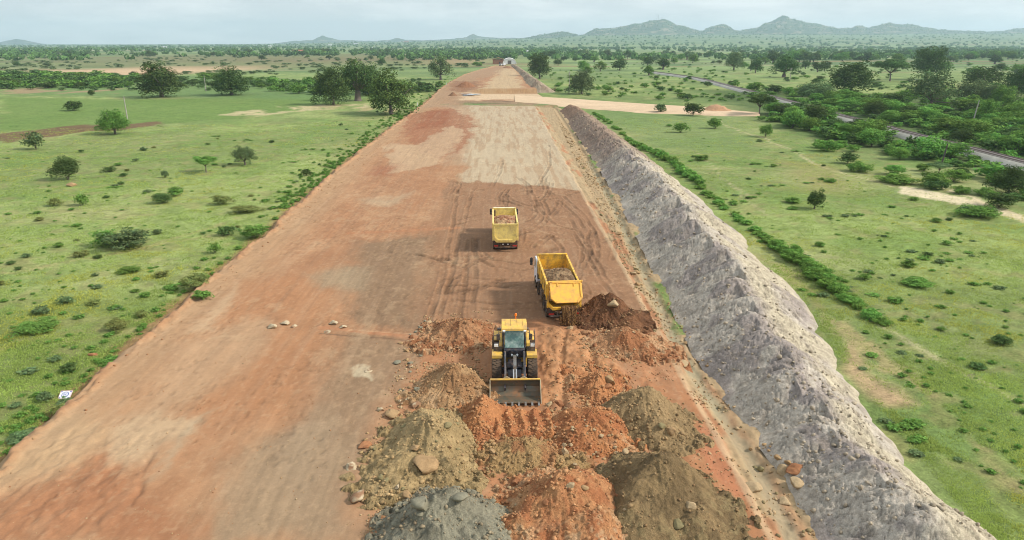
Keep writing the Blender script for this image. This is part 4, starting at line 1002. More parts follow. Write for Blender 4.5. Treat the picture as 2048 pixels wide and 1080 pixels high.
# ------------------------------------------------------------------ wheel loader, facing the camera (-y)
lx, ly = G(1030, 742, 0.0)
lx = G(1030, 760, .8)[0]; ly = 39.6
ld = empty('wheel_loader', (lx, ly, 0), 0); tag(ld, 'yellow and black wheel loader facing us with its wide bucket lowered into the orange soil', 'wheel loader')
for yy in (0, 3.25):
    for sx in (-1, 1): wheel(ld, sx * 1.12, yy, .82, .64, RUBD, RIM, lugs=20)
m = MB(); m.prism([(-.7, .55), (-.9, .8), (-.6, 1.2), (-.1, 1.35), (.55, 1.35), (.9, .9), (.9, .5)], -.42, .42); m.box((0, 0, .8), (1.6, .3, .35)); m.box((0, .9, .9), (.5, .8, .6))
for sx in (-.62, .62): m.prism([(-.35, .9), (-.2, 1.75), (.15, 2.0), (.55, 1.7), (.6, .9)], sx - .05, sx + .05)
for sx in (-.34, .34): m.box((sx, -.38, 1.2), (.30, .5, .42))
m.build('front_frame', NAVY, ld, .02)
m = MB(); m.prism([(.9, .7), (.9, 1.5), (2.3, 1.55), (2.4, 2.35), (4.2, 2.2), (4.75, 2.0), (4.85, .8)], -.82, .82)
for sx in (-1, 1): m.box((sx * 1.0, 3.25, 1.78), (.7, 1.5, .08)); m.box((sx * .95, 1.75, 1.15), (.55, .9, .6))
bdy = m.build('engine_body', YEL3, ld, .04)
m = MB(); m.box((0, 4.95, 1.15), (2.2, .28, .9)); m.build('counterweight', DARK, bdy, .05)
m = MB(); m.tube([(.55, 3.3, 2.3), (.55, 3.3, 2.9)], .07, 10); m.build('exhaust', DARK, bdy)
m = MB()
for k in range(7): m.box((0, 2.7 + k * .2, 2.35), (.8, .05, .03))
m.build('hood_grille', DARK, bdy)
# cab
m = MB()
for sx in (-1, 1):
    m.tube([(sx * .66, .78, 1.55), (sx * .70, .62, 2.1), (sx * .66, .82, 3.24)], .055, 8)
    m.tube([(sx * .72, 2.1, 1.55), (sx * .70, 2.05, 3.24)], .06, 8); m.tube([(sx * .74, 1.45, 1.55), (sx * .70, 1.45, 3.24)], .04, 8)
m.box((0, 1.4, 1.5), (1.5, 1.5, .25)); m.prism([(.62, 1.5), (.48, 1.95), (.55, 2.12), (.74, 2.08), (.8, 1.5)], -.66, .66); m.box((0, .85, 3.2), (1.4, .08, .1))
cabl = m.build('cab', NAVY, ld, .015)
m = MB(); m.prism([(.50, 2.13), (.60, 2.13), (.86, 3.16), (.80, 3.16)], -.61, .61); m.build('windscreen', GLASS, cabl)
for sx in (-1, 1):
    m = MB(); m.prism([(.78, 1.8), (.86, 3.16), (2.0, 3.16), (2.05, 1.8)], sx * .70 - .012, sx * .70 + .012); m.build('side_window', GLASS, cabl)
m = MB(); m.prism([(.55, 3.26), (.58, 3.40), (.85, 3.46), (2.0, 3.46), (2.28, 3.38), (2.3, 3.26)], -.80, .80)
for sx in (-.55, -.2, .2, .55): m.box((sx, 1.45, 3.475), (.03, 1.1, .02))
rf = m.build('roof', YEL3, cabl, .03)
for sx in (-.66, .66):
    m = MB(); m.box((sx, .50, 3.27), (.17, .10, .11)); m.build('work_light', LAMP, rf, .015)
m = MB(); m.tube([(.12, 2.15, 3.4), (.12, 2.15, 3.62)], .03, 8); m.tube([(.12, 2.15, 3.62), (.12, 2.15, 3.66), (.12, 2.15, 3.78), (.12, 2.15, 3.82)], [.05, .085, .075, .03], 12); m.build('beacon', ORL, rf)
m = MB(); m.box((0, 1.45, 2.1), (.5, .5, .14)); m.box((0, 1.72, 2.45), (.48, .14, .7)); m.box((.05, .95, 2.2), (.5, .2, .3)); m.build('seat', DARK, cabl, .03)
m = MB(); m.prism([(2.3, 1.5), (2.3, 3.1), (2.55, 3.05), (2.75, 1.5)], .55, .85); m.build('side_panel', YEL3, bdy, .03)
for sx in (-1, 1):
    m = MB(); m.box((sx * 1.1, .42, 1.80), (.66, .95, .06)); m.box((sx * 1.1, -.06, 1.77), (.66, .05, .22)); m.prism([(.88, 1.84), (.92, 1.2), (.98, 1.2), (.95, 1.84)], sx * 1.1 - .33, sx * 1.1 + .33)
    m.build('fender', YEL3, ld, .015)
    m = MB(); m.box((sx * 1.05, 1.0, 1.95), (.55, .7, .35)); m.box((sx * 1.02, 1.45, 1.6), (.5, .5, .5)); m.build('step_box', DARK, ld, .02)
    m = MB(); m.prism([(.7, 1.95), (.75, 2.35), (1.3, 2.55), (1.6, 2.1), (1.6, 1.7)], sx * .87 - .12, sx * .87 + .12); m.build('side_cover', YEL3, ld, .04)
    m = MB(); m.box((sx * 1.16, .62, 2.25), (.26, .12, .17)); m.tube([(sx * 1.0, .7, 2.1), (sx * 1.16, .66, 2.2)], .03, 6); m.build('headlight', LAMP, ld, .015)
    m = MB()
    for (a, b) in (((1.30, .55), (1.30, 1.0)), ((.98, .6), (.98, .98))): m.tube([(sx * a[0], a[1], 1.85), (sx * a[0], a[1], 2.95), (sx * b[0], b[1] + .5, 2.95), (sx * b[0], b[1] + .5, 1.85)], .018, 6)
    m.tube([(sx * .98, .6, 2.95), (sx * 1.3, .55, 2.95)], .018, 6); m.tube([(sx * .98, .6, 2.4), (sx * 1.3, .55, 2.4)], .018, 6); m.tube([(sx * 1.3, .55, 2.4), (sx * 1.3, 1.5, 2.4)], .018, 6)
    m.build('handrail', DARK, ld)
    m = MB(); m.box((sx * 1.02, .5, 2.88), (.22, .10, .38)); m.tube([(sx * .72, .72, 3.15), (sx * 1.02, .54, 3.1)], .02, 6); m.build('mirror', DARK, ld, .02)
    m = MB(); m.prism([(.25, 2.02), (.35, 1.80), (-.6, 1.25), (-1.45, .45), (-1.8, .32), (-1.9, .55), (-1.5, .75), (-.75, 1.55)], sx * .62 - .05, sx * .62 + .05); m.build('lift_arm', NAVY, ld, .012)
    m = MB(); m.tube([(sx * .50, .5, 1.1), (sx * .50, -.4, 1.08)], .075, 12); m.tube([(sx * .50, -.4, 1.08), (sx * .50, -.95, 1.06)], .04, 10); m.build('lift_cylinder', STEEL, ld)
    m = MB(); m.tube([(sx * .56, .28, 1.98), (sx * .56, -.66, 1.52), (sx * .56, -1.5, .78)], .028, 6); m.build('grease_pipe', STEEL, ld)
m = MB(); m.box((0, -.55, 1.22), (1.2, .16, .18)); m.build('arm_crossbeam', NAVY, ld, .02)
m = MB(); m.prism([(-.25, 2.0), (-.55, 2.05), (-.95, 1.2), (-1.25, .75), (-1.1, .65), (-.7, 1.05), (-.35, 1.5)], -.10, .10); m.build('bucket_link', STEEL, ld, .015)
for sx in (-.17, .17):
    m = MB(); m.tube([(sx, .5, 1.72), (sx, -.15, 1.95)], .06, 10); m.tube([(sx, -.15, 1.95), (sx, -.45, 2.02)], .03, 8); m.tube([(sx * .6, -.9, 1.3), (sx * .6, -1.75, .8)], .035, 8); m.build('tilt_cylinder', CHROME, ld)
# bucket
hw = 1.50
prof_o = [(-1.72, 1.04), (-1.62, .78), (-1.58, .48), (-1.72, .20), (-2.05, .06), (-3.05, .12), (-3.10, .16)]
prof_i = [(y_ - (.05 if i < 4 else 0), z_ + (.0 if i == 0 else .05)) for i, (y_, z_) in enumerate(prof_o)]
m = MB()
for (a, b, ia, ib) in zip(prof_o, prof_o[1:], prof_i, prof_i[1:]): m.prism([a, b, ib, ia], -hw, hw)
bk = m.build('bucket', BUCK, ld)
m = MB(); m.box((0, -1.75, 1.065), (2 * hw + .05, .13, .07)); m.build('top_edge', YEL3, bk, .01)
m = MB()
for sx in (-1, 1):
    m.prism([(-1.72, 1.06), (-1.58, .48), (-1.72, .20), (-2.05, .05), (-3.12, .12), (-3.05, .22), (-2.0, 1.02)], sx * (hw + .025) - .025, sx * (hw + .025) + .025)
    m.prism([(sx * .78, 1.08), (sx * .25, 1.08), (sx * .52, 1.26)], -1.72, -1.66, 'y')
m.build('side_plate', mat_plain('worn_yellow', (.42, .34, .20), .55, dirt=(.2, .17, .14), dirt_amt=.6, dscale=3), bk, .01)
m = MB(); 
for k in range(8):
    xx = -hw + .12 + k * (2 * hw - .24) / 7
    m.prism([(-3.0, .10), (-3.0, .22), (-3.30, .13), (-3.30, .10)], xx - .06, xx + .06)
m.build('teeth', STEEL, bk, .01)

# ------------------------------------------------------------------ small made things
x, y = G(131, 787, -.4); gz_ = float(ground_z(np.array([x]), np.array([y]))[0])
sb = empty('survey_marker', (x, y, gz_ + .05)); tag(sb, 'square white survey target sheet with blue rings lying in the grass at the left edge', 'survey marker')
m = MB(); m.box((0, 0, .10), (.72, .60, .03)); b_ = m.build('board', mat_plain('white_sheet_print', (.8, .8, .8), .6), sb); b_.rotation_euler = (R(30), 0, R(3))
BLUE = mat_plain('blue_print', (0.10, 0.16, 0.42), .5); PINK = mat_plain('red_border', (0.55, 0.25, 0.25), .5)
def ring(r0, r1, n=32):
    V = []; F = []
    for k in range(n):
        t = 2 * math.pi * k / n; V += [(r0 * math.cos(t), r0 * math.sin(t), .118), (r1 * math.cos(t), r1 * math.sin(t), .118), (r1 * math.cos(t), r1 * math.sin(t), .122), (r0 * math.cos(t), r0 * math.sin(t), .122)]
    for k in range(n):
        a, b = k * 4, ((k + 1) % n) * 4
        F += [(a + i, a + (i + 1) % 4, b + (i + 1) % 4, b + i) for i in range(4)]
    return V, F
m = MB(); m.add(*ring(.17, .22)); m.add(*ring(.10, .13)); m.box((0, 0, .12), (.09, .07, .004))
for sx in (-1, 1):
    for sy in (-1, 1): m.box((sx * .27, sy * .22, .12), (.10, .08, .004))
rg = m.build('rings', BLUE, sb); rg.rotation_euler = (R(30), 0, R(3))
m = MB()
for sx in (-1, 1): m.box((sx * .345, 0, .12), (.02, .60, .004)); m.box((0, sx * .29, .12), (.66, .02, .004))
pb = m.build('border', PINK, sb); pb.rotation_euler = (R(30), 0, R(3))

def gz(x, y): return float(np.maximum(ground_z(np.array([x]), np.array([y])), -99)[0])
# white marker posts on the left edge
for i, (u, v, lb) in enumerate([(900, 163, 'short white marker post at the left road edge, farthest of three'), (893, 170, 'short white marker post at the left road edge, middle of three'), (835, 212, 'short white marker post at the left road edge near the big loose tree, nearest')]):
    x, y = G(u, v, -.3); m = MB(); m.prism([(-.14, -.3), (-.14, 1.0), (-.08, 1.12), (.08, 1.12), (.14, 1.0), (.14, -.3)], -.09, .09); m.box((0, 0, -.2), (.4, .4, .3))
    o = m.build('marker_post', WHITE, bevel=.02, loc=(x, y, -.3)); tag(o, lb, 'marker post', 'white posts on the left road edge')
# hangar at the end
x, y = G(1019, 127.5, 0)
hg = empty('hangar', (x, y, -.4)); tag(hg, 'white arched tent hangar with a dark door at the end of the earthwork', 'hangar')
hw_ = 7.0; arc = [(-hw_, 0)] + [(-hw_ * math.cos(t), 5.8 * math.sin(t) ** .85) for t in np.linspace(.12, math.pi - .12, 18)] + [(hw_, 0)]
arc_i = [(p * .96, q * .96) for p, q in arc]
m = MB()
for k in range(len(arc) - 1): m.prism([arc[k], arc[k + 1], arc_i[k + 1], arc_i[k]], 0, 26, 'y')
m.build('canopy', mat_plain('white_fabric', (.8, .8, .78), .6), hg)
m = MB(); m.prism([(-hw_ * .97, .02), (-hw_ * .97, .3)] + [(p * .99, q * .99) for p, q in arc[2:-2]] + [(hw_ * .97, .3), (hw_ * .97, .02), (1.9, .02), (1.9, 3.6), (-1.9, 3.6), (-1.9, .02)], .35, .45, 'y'); m.build('front_wall', mat_plain('white_sheet', (.78, .78, .76), .6), hg)
m = MB(); m.box((0, .6, 1.8), (3.7, .1, 3.5)); m.build('door', mat_plain('grey_door', (.16, .14, .13), .7), hg)
hb = empty('shed', (x - 11.5, y + 8, -.4)); tag(hb, 'low reddish brown shed just left of the white arched hangar', 'shed')
m = MB(); m.box((0, 0, 2.2), (11, 14, 4.4)); m.build('wall', mat_plain('red_brick', A(168, 112, 90), .9, dirt=DIRT), hb)
m = MB(); m.prism([(-6, 4.3), (0, 6.2), (6, 4.3), (6, 4.42), (0, 6.35), (-6, 4.42)], -7.4, 7.4, 'y'); m.build('roof', mat_plain('rust_roof', A(164, 104, 84), .8, dirt=DIRT), hb)
m = MB(); m.box((1.5, -7.03, 1.2), (1.6, .06, 2.3)); m.build('door', DARK, hb)
# distant vehicles
def car(u, v, z0, mat_, label, L=4.8, rz=0.3, kind='pickup'):
    x, y = G(u, v, z0); t = empty('pickup_truck' if kind == 'pickup' else 'small_truck', (x, y, z0), rz); tag(t, label, 'pickup truck' if kind == 'pickup' else 'truck')
    m = MB(); m.prism([(-L / 2, .45), (-L / 2, 1.05), (-.2, 1.1), (0, 1.75), (1.3, 1.75), (1.9, 1.15), (L / 2, 1.0), (L / 2, .45)], -.9, .9); m.build('body', mat_, t, .06)
    m = MB(); m.prism([(.1, 1.15), (.25, 1.65), (1.2, 1.65), (1.6, 1.15)], -.92, .92); m.build('window', GLASS, t)
    for sy in (-L * .32, L * .32):
        for sx in (-.85, .85): wheel(t, sx, sy, .38, .25, RUB, RIMG)
    return t
car(930, 130, -.5, NAVY, 'dark pickup with pale roof parked left of the far end of the earthwork', L=6.0, rz=R(80))
car(1003, 131.5, .4, mat_plain('silver_paint', (.5, .5, .5), .4), 'small pale vehicle at the far end of the platform, left one of two', rz=R(60))
car(1009, 130.8, .4, WHITE, 'small white vehicle at the far end of the platform, right one of two', rz=R(10))
# dirt heap and brush pile by the crossing
def brush_pile(u, v, wpx, label):
    x, y = G(u, v, -.5); s_ = wpx / scale_at(x, y) / 2
    r = random.Random(4); m = MB()
    for k in range(170):
        a = r.uniform(0, 6.28); rr = r.random() ** .6 * s_; h = 2.2 * (1 - rr / s_) + .1
        p = Vector((rr * math.cos(a), rr * math.sin(a) * .6, r.uniform(.05, h))); d = Vector((r.uniform(-1, 1), r.uniform(-1, 1), r.uniform(-.4, .8))).normalized() * r.uniform(.5, 1.7)
        m.tube([p - d / 2, p + d / 2 + Vector((0, 0, r.uniform(-.1, .1)))], [r.uniform(.05, .13), .03], 5)
    o = m.build('brush_pile', mat_plain('dry_wood', A(150, 118, 96), .9, dirt=A(96, 76, 64), dirt_amt=.6), loc=(x, y, -.7)); tag(o, label, 'brush pile')
brush_pile(1108, 182, 28, 'pile of uprooted dry brush at the near end of the far grey bank')
for (u, v, w_, h_, ca_, lb) in ((1432, 220, 70, 1.8, A(206, 160, 130), 'low pinkish dirt heap beside the pale side road, near the right scrub'), (932, 178, 46, 2.2, A(160, 112, 86), 'low reddish dirt mound at the near left corner of the farther platform'), (1015, 138, 26, 1.6, A(160, 122, 98), 'low brown dirt mound across the far end of the platform'), (906, 192, 20, 1.2, A(150, 112, 90), 'small brown dirt mound by the puddle at the crossing')):
    x, y = G(u, v, -.2); s_ = w_ / scale_at(x, y) / 2; n_ = 50
    gx = np.linspace(-s_, s_, n_); YY, XX = np.meshgrid(gx * .9, gx, indexing='ij'); xx, yy = XX.ravel(), YY.ravel()
    d = np.hypot(xx / s_, yy / s_ / .9) + .3 * (fbm((xx + x) / 3, (yy + y) / 3, 12, 3) - .5)
    zz = h_ * sst(1.0, 0.05, d) + (.5 * (fbm(xx / 1.2, yy / 1.2, 13, 4) - .5)) * sst(1, .7, d) - .35 * sst(.9, 1, d)
    z0_ = float(roadz(x, y)[0]) if u < 1100 else -.35
    o = mesh_obj('soil_heap', np.stack([xx, yy, zz], 1), grid_faces(n_, n_), M_heap, cols=np.repeat(ca_[None, :], len(xx), 0), loc=(x, y, z0_)); tag(o, lb, 'soil heap', 'heaps of dumped soil')

# puddle at the crossing
m_w, t_, b_ = mat_new('muddy_water'); b_.inputs['Base Color'].default_value = (.16, .15, .14, 1); b_.inputs['Roughness'].default_value = .06
x, y = G(940, 191, -.3); V = []; 
for k in range(28):
    t = 2 * math.pi * k / 28; q_ = 1 + .35 * math.sin(3 * t + 1) + .2 * math.sin(5 * t); V.append((x + 3.4 * q_ * math.cos(t), y + 5.0 * q_ * math.sin(t)))
mzz = float(np.max(roadz(np.array([v[0] for v in V]), np.array([v[1] for v in V])))) + .02
o = mesh_obj('puddle', [(a, b, mzz) for a, b in V], [tuple(range(28))], m_w, smooth=False); tag(o, kind='structure')

# railway
RP = [(1292, 141), (1340, 147), (1390, 154), (1425, 162), (1480, 176), (1545, 192), (1620, 212), (1690, 232), (1750, 245), (1800, 260), (1900, 284), (2048, 322), (2250, 372)]
pts = np.array(W(RP, .6)); tt = np.concatenate([[0], np.cumsum(np.hypot(*np.diff(pts, axis=0).T))])
q = np.linspace(0, tt[-1], 500); rx_ = np.interp(q, tt, pts[:, 0]); ry_ = np.interp(q, tt, pts[:, 1])
kk = np.hanning(41); kk /= kk.sum(); pad = 20
rx_ = np.convolve(np.pad(rx_, pad, 'edge'), kk, 'valid'); ry_ = np.convolve(np.pad(ry_, pad, 'edge'), kk, 'valid')
dx, dy = np.gradient(rx_), np.gradient(ry_); L_ = np.hypot(dx, dy); nx, ny = dy / L_, -dx / L_
RAILP = [(float(a), float(b)) for a, b in zip(rx_[::2], ry_[::2])]
def rail_strip(prof, name, mat_, parent, cols=None):
    m_ = len(prof); V = np.stack([np.stack([rx_ + nx * a, ry_ + ny * a, np.full(500, b)], 1) for a, b in prof], 1).reshape(-1, 3)
    F = grid_faces(500, m_); c = np.repeat(cols[None, :], len(V), 0) * (.8 + .4 * fbm(V[:, 0] / 2, V[:, 1] / 2, 3, 3))[:, None] if cols is not None else None
    return mesh_obj(name, V, F, mat_, parent=parent, cols=c, smooth=False)
rl = empty('railway_track', (0, 0, 0)); tag(rl, 'single railway line on pale ballast curving through the scrub on the right', 'railway track')
rail_strip([(-3.2, -1.0), (-1.6, .42), (1.6, .42), (3.0, -1.0)], 'ballast', M_side, rl, A(196, 194, 196))
m = MB()
for sx in (-.72, .72): rail_strip([(sx - .05, .50), (sx - .05, .72), (sx + .05, .72), (sx + .05, .50)], 'rail', mat_plain('rail_steel', (.16, .11, .09), .5, metal=.4), rl)
for k in range(0, 500):
    for fct in (0, .5):
        i = min(k, 498); cxx = rx_[i] * (1 - fct) + rx_[i + 1] * fct; cyy = ry_[i] * (1 - fct) + ry_[i + 1] * fct
        m.box((cxx, cyy, .47), (.3, 2.5, .14), Matrix.Rotation(math.atan2(-nx[i], ny[i]) , 3, 'Z'))
so = m.build('sleepers', mat_plain('sleeper', (.26, .23, .21), .9), rl); so['kind'] = 'stuff'

def pole(u, v, hm, lean, label, arm=True, mm=None):
    x, y = G(u, v, -.5); m = MB(); m.tube([(0, 0, -.3), (lean * hm, 0, hm)], [.17, .10], 10)
    if arm: m.box((lean * hm * .93, 0, hm * .93), (1.6, .12, .12)); m.box((lean * hm * .82, 0, hm * .84), (1.2, .1, .1))
    for k in range(4 if arm else 0): m.tube([(lean * hm * .93 - .7 + k * .46, 0, hm * .93 + .05), (lean * hm * .93 - .7 + k * .46, 0, hm * .93 + .25)], .05, 6)
    o = m.build('utility_pole', mm or mat_plain('grey_pole', (.34, .32, .29), .8), loc=(x, y, -.6)); tag(o, label, 'utility pole')
pole(1943, 252, 6.8, .10, 'thin pale leaning pole in the scrub beyond the railway', False)
pole(1882, 330, 3.9, .12, 'short dark leaning post in the bushes in front of the railway', False, DARK)
pole(1580, 160, 7.0, 0, 'thin utility pole in the fields left of the wide dark tree', True)
pole(1138, 185, 9.0, 0, 'thin utility pole behind the round tree right of the far platform', True)
pole(256, 244, 7.0, 0, 'thin grey pole beside the small round tree in the left field', False)
pole(412, 182, 7.0, 0, 'thin grey pole left of the dark spreading tree in the left field', False)

# radio masts on the highest hill
for i, (u, hm, lb) in enumerate([(1306, 70, 'tall lattice radio mast on the long ridge, left one'), (1309, 62, 'lattice radio mast on the long ridge, middle one'), (1316, 42, 'short lattice radio mast on the long ridge, right one')]):
    yy = 6300; xx = ((u - 1024) / FPX * math.cos(PITCH) / .98 + math.tan(YAW)) * yy
    zz = H + (84 - 44) / FPX * 6300 * math.cos(PITCH) - 8
    m = MB()
    for sx in (-1, 1):
        for sy in (-1, 1): m.tube([(sx * 2.2, sy * 2.2, 0), (sx * .5, sy * .5, hm)], .28, 4)
    for k in range(10):
        a, b = 2.2 - 1.7 * k / 10, 2.2 - 1.7 * (k + 1) / 10; z0, z1 = hm * k / 10, hm * (k + 1) / 10
        m.tube([(-a, -a, z0), (b, -b, z1)], .14, 4); m.tube([(a, -a, z0), (-b, -b, z1)], .14, 4)
    for z_ in (.75, .88): m.box((0, 0, hm * z_), (3.6, 1.0, 2.2))
    o = m.build('radio_mast', mat_plain('mast_grey', (.35, .35, .36), .6), loc=(xx, yy, zz)); tag(o, lb, 'radio mast')

# far houses
HS = [(598, 107, 22, 'rust', 'long low reddish building among the far trees, left of the earthwork'), (640, 107, 10, 'white', 'small white house right of the long reddish building'), (712, 92, 9, 'white', 'white house on the low far rise, left of centre'), (813, 91, 9, 'rust', 'red roofed house on the low far rise'), (748, 98, 8, 'white', 'small pale house below the low far rise'), (540, 95, 7, 'white', 'tiny white house on the far plain at left centre'), (660, 93, 7, 'white', 'tiny white house on the left flank of the far rise'),
      (1673, 112, 11, 'white', 'pale roofed house in the fields beyond the dark trees'), (1903, 120, 12, 'rust', 'small reddish hut beside the fields at right'), (1234, 107, 6, 'white', 'tiny white hut beside a round far tree'), (330, 96, 7, 'white', 'tiny white house on the far left plain'), (457, 90, 7, 'white', 'tiny pale house near the left horizon'), (1053, 104, 7, 'white', 'tiny white hut beyond the end of the earthwork'), (1990, 104, 8, 'white', 'tiny white house near the right edge of the plain'), (1120, 98, 7, 'white', 'tiny white hut below the nearest small hill')]
WM = {'rust': mat_plain('house_rust', A(190, 128, 108), .9), 'white': mat_plain('house_white', (.7, .7, .68), .8)}
RMt = {'rust': mat_plain('roof_rust', A(180, 110, 90), .8), 'white': mat_plain('roof_tin', (.6, .62, .64), .45, metal=.2)}
for (u, v, wp, cn_, lb) in HS:
    x, y = G(u, v, -.4); s_ = wp / scale_at(x, y); z0 = gz(x, y) if False else float(ground_z(np.array([x]), np.array([y]))[0])
    t = empty('house', (x, y, z0 - .3), random.uniform(-.2, .2)); tag(t, lb, 'house')
    hh = min(4.0, s_ * .28) + 1; m = MB(); m.box((0, 0, hh / 2), (s_, s_ * .5, hh)); m.build('wall', WM[cn_], t)
    m = MB(); m.prism([(-s_ * .29, hh - .05), (0, hh * 1.45), (s_ * .29, hh - .05), (s_ * .29, hh + .1), (0, hh * 1.5), (-s_ * .29, hh + .1)], -s_ * .54, s_ * .54); m.build('roof', RMt[cn_], t)

# ------------------------------------------------------------------ vegetation
L_DARK = mat_leaf('dark_foliage', srgb(88, 112, 64, .9), .14, .22)
L_MID = mat_leaf('green_foliage', srgb(112, 148, 72, .92), .18, .2)
L_LIGHT = mat_leaf('bright_foliage', srgb(122, 164, 80, .88), .22, .15)
L_GREY = mat_leaf('grey_foliage', srgb(112, 134, 90, .85), .16, .2)
L_OLIVE = mat_leaf('olive_foliage', srgb(102, 120, 66, .9), .16, .05)
L_DRY = mat_leaf('dry_foliage', srgb(136, 146, 86, .85), .2, .12)
def crown(seed, nl, nleaf, ls, zc, zr, rl=(.11, .19), under=.35, flat=1.0, inner=.12, rxy=.5, cone=0.0):
    r = np.random.default_rng(seed)
    d = r.normal(size=(nl, 3)); d /= np.linalg.norm(d, axis=1)[:, None]; d[:, 2] = np.where(d[:, 2] < -under, -d[:, 2], d[:, 2])
    rad = r.uniform(.45, .95, nl)[:, None]
    rr = r.uniform(rl[0], rl[1], nl)
    Cc_ = d * rad * np.array([rxy - rl[1] * .7, rxy - rl[1] * .7, zr - rl[1] * .5 * flat]) * r.uniform(.68, 1.22, nl)[:, None]
    hf = np.clip(1 / np.sqrt(np.maximum(1 - d[:, 2] ** 2, .3)), 1, 1.45); low = d[:, 2] < 0
    Cc_[low, :2] *= hf[low, None]
    Cc_[:, 2] += zc
    wts = rr ** 2 / (rr ** 2).sum(); k = r.choice(nl, nleaf, p=wts)
    dd = r.normal(size=(nleaf, 3)); dd[:, 2] += .35; dd /= np.linalg.norm(dd, axis=1)[:, None]
    p = Cc_[k] + dd * (rr[k] * r.uniform(.62, 1.08, nleaf))[:, None] * np.array([1, 1, flat])
    ni = int(nleaf * inner); q_ = r.normal(size=(ni, 3)); q_ /= np.linalg.norm(q_, axis=1)[:, None]
    p[:ni] = q_ * r.random((ni, 1)) ** .4 * np.array([rxy * .72, rxy * .72, zr * .72]) + np.array([0, 0, zc])
    dd[:ni] = q_
    nrm = dd + r.normal(scale=.38, size=(nleaf, 3)); nrm /= np.linalg.norm(nrm, axis=1)[:, None]
    a = np.cross(nrm, r.normal(size=(nleaf, 3))); a /= np.linalg.norm(a, axis=1)[:, None]; b = np.cross(nrm, a)
    sz = ls * r.uniform(.55, 1.35, nleaf)[:, None]
    V = np.stack([p - a * sz, p - b * sz * .6, p + a * sz, p + b * sz * .6], 1)
    F = np.arange(nleaf * 4).reshape(-1, 4)
    tone = (r.uniform(.72, 1.2, nl)[k] * r.uniform(.75, 1.25, nleaf)); hue = r.normal(scale=.06, size=nleaf)
    c = np.stack([tone * (1 + hue + .06 * (r.uniform(size=nl)[k] - .5) * 4 * .5), tone, tone * (1 - hue)], 1)
    return V.reshape(-1, 3), F, np.repeat(c, 4, 0), Cc_, rr
def trunk_mb(C_, seed, r0=.04, zc=.6, fork=.22, n=6, multi=1):
    r = random.Random(seed); m = MB()
    bases = [(0, 0)] if multi == 1 else [(r.uniform(-.05, .05), r.uniform(-.05, .05)) for _ in range(multi)]
    idx = list(range(len(C_))); r.shuffle(idx)
    for bx_, by_ in bases:
        top = (bx_ + r.uniform(-.02, .02), by_ + r.uniform(-.02, .02), fork)
        m.tube([(bx_, by_, -.05), (bx_, by_, .02), (bx_ * .6, by_ * .6, fork * .5), top], [r0 * 1.5, r0 * 1.15, r0 * .9, r0 * .8], 9)
        for i in idx[:n]:
            c_ = C_[i]; mid = (top[0] * .4 + c_[0] * .55 + r.uniform(-.03, .03), top[1] * .4 + c_[1] * .55, fork * .4 + c_[2] * .55)
            m.tube([top, mid, tuple(c_)], [r0 * .55, r0 * .32, r0 * .1], 6)
        idx = idx[n:] + idx[:n]
    return m
PROTO = {}
def proto_tree(kind, var, lod, leafmat):
    key = (kind, var, lod, leafmat.name)
    if key in PROTO: return PROTO[key]
    nleaf, ls = {0: (7000, .021), 1: (2100, .037), 2: (520, .07)}[lod]
    S_ = 100 * var + sum(map(ord, kind))
    P_ = dict(round=dict(nl=54, zc=.47, zr=.53, rl=(.12, .19), rxy=.58, under=.7), baobab=dict(nl=46, zc=.53, zr=.47, rl=(.12, .18), under=.7, rxy=.58), airy=dict(nl=58, zc=.47, zr=.52, rl=(.09, .15), under=.75, inner=.05, rxy=.56),
              dome=dict(nl=76, zc=.36, zr=.62, rl=(.09, .15), rxy=.56, under=.5, inner=.16),
              low=dict(nl=66, zc=.43, zr=.56, rl=(.10, .165), rxy=.57, under=.6, inner=.15),
              flat=dict(nl=28, zc=.68, zr=.28, rl=(.12, .19), under=.2, flat=.55, rxy=.57), bush=dict(nl=28, zc=.42, zr=.50, rl=(.13, .21), under=.5, inner=.2, rxy=.56), thorn=dict(nl=44, zc=.36, zr=.58, rl=(.10, .17), under=.3, flat=.65, inner=.2, rxy=.57),
              weed=dict(nl=30, zc=.25, zr=.55, rl=(.08, .15), under=.1, inner=.25))[kind]
    if kind == 'airy': nleaf = int(nleaf * .65)
    if kind in ('bush', 'thorn', 'weed'): nleaf = int(nleaf * .55); ls *= 1.3
    V, F, c, Cc_, rr = crown(S_, nleaf=nleaf, ls=ls, **P_)
    co = mesh_obj('crown', V, F, leafmat, cols=c, smooth=False)
    if kind in ('bush', 'thorn', 'weed'):
        tb = trunk_mb(Cc_, S_, .012, fork=.08, n=4, multi=3)
    else: tb = trunk_mb(Cc_, S_, {'baobab': .075, 'round': .038, 'airy': .034, 'flat': .022, 'low': .034, 'dome': .036}[kind], fork={'flat': .35, 'baobab': .26}.get(kind, .2), n=9)
    to = tb.build('trunk', BARK, smooth=True)
    PROTO[key] = (co.data, to.data); bpy.data.objects.remove(co); bpy.data.objects.remove(to)
    # joined single mesh for plants too small to show parts
    cd, td = PROTO[key]
    nV = len(V); tv = np.array([v.co[:] for v in td.vertices]); 
    PROTO[key] = (cd, td, (V, F, c))
    return PROTO[key]
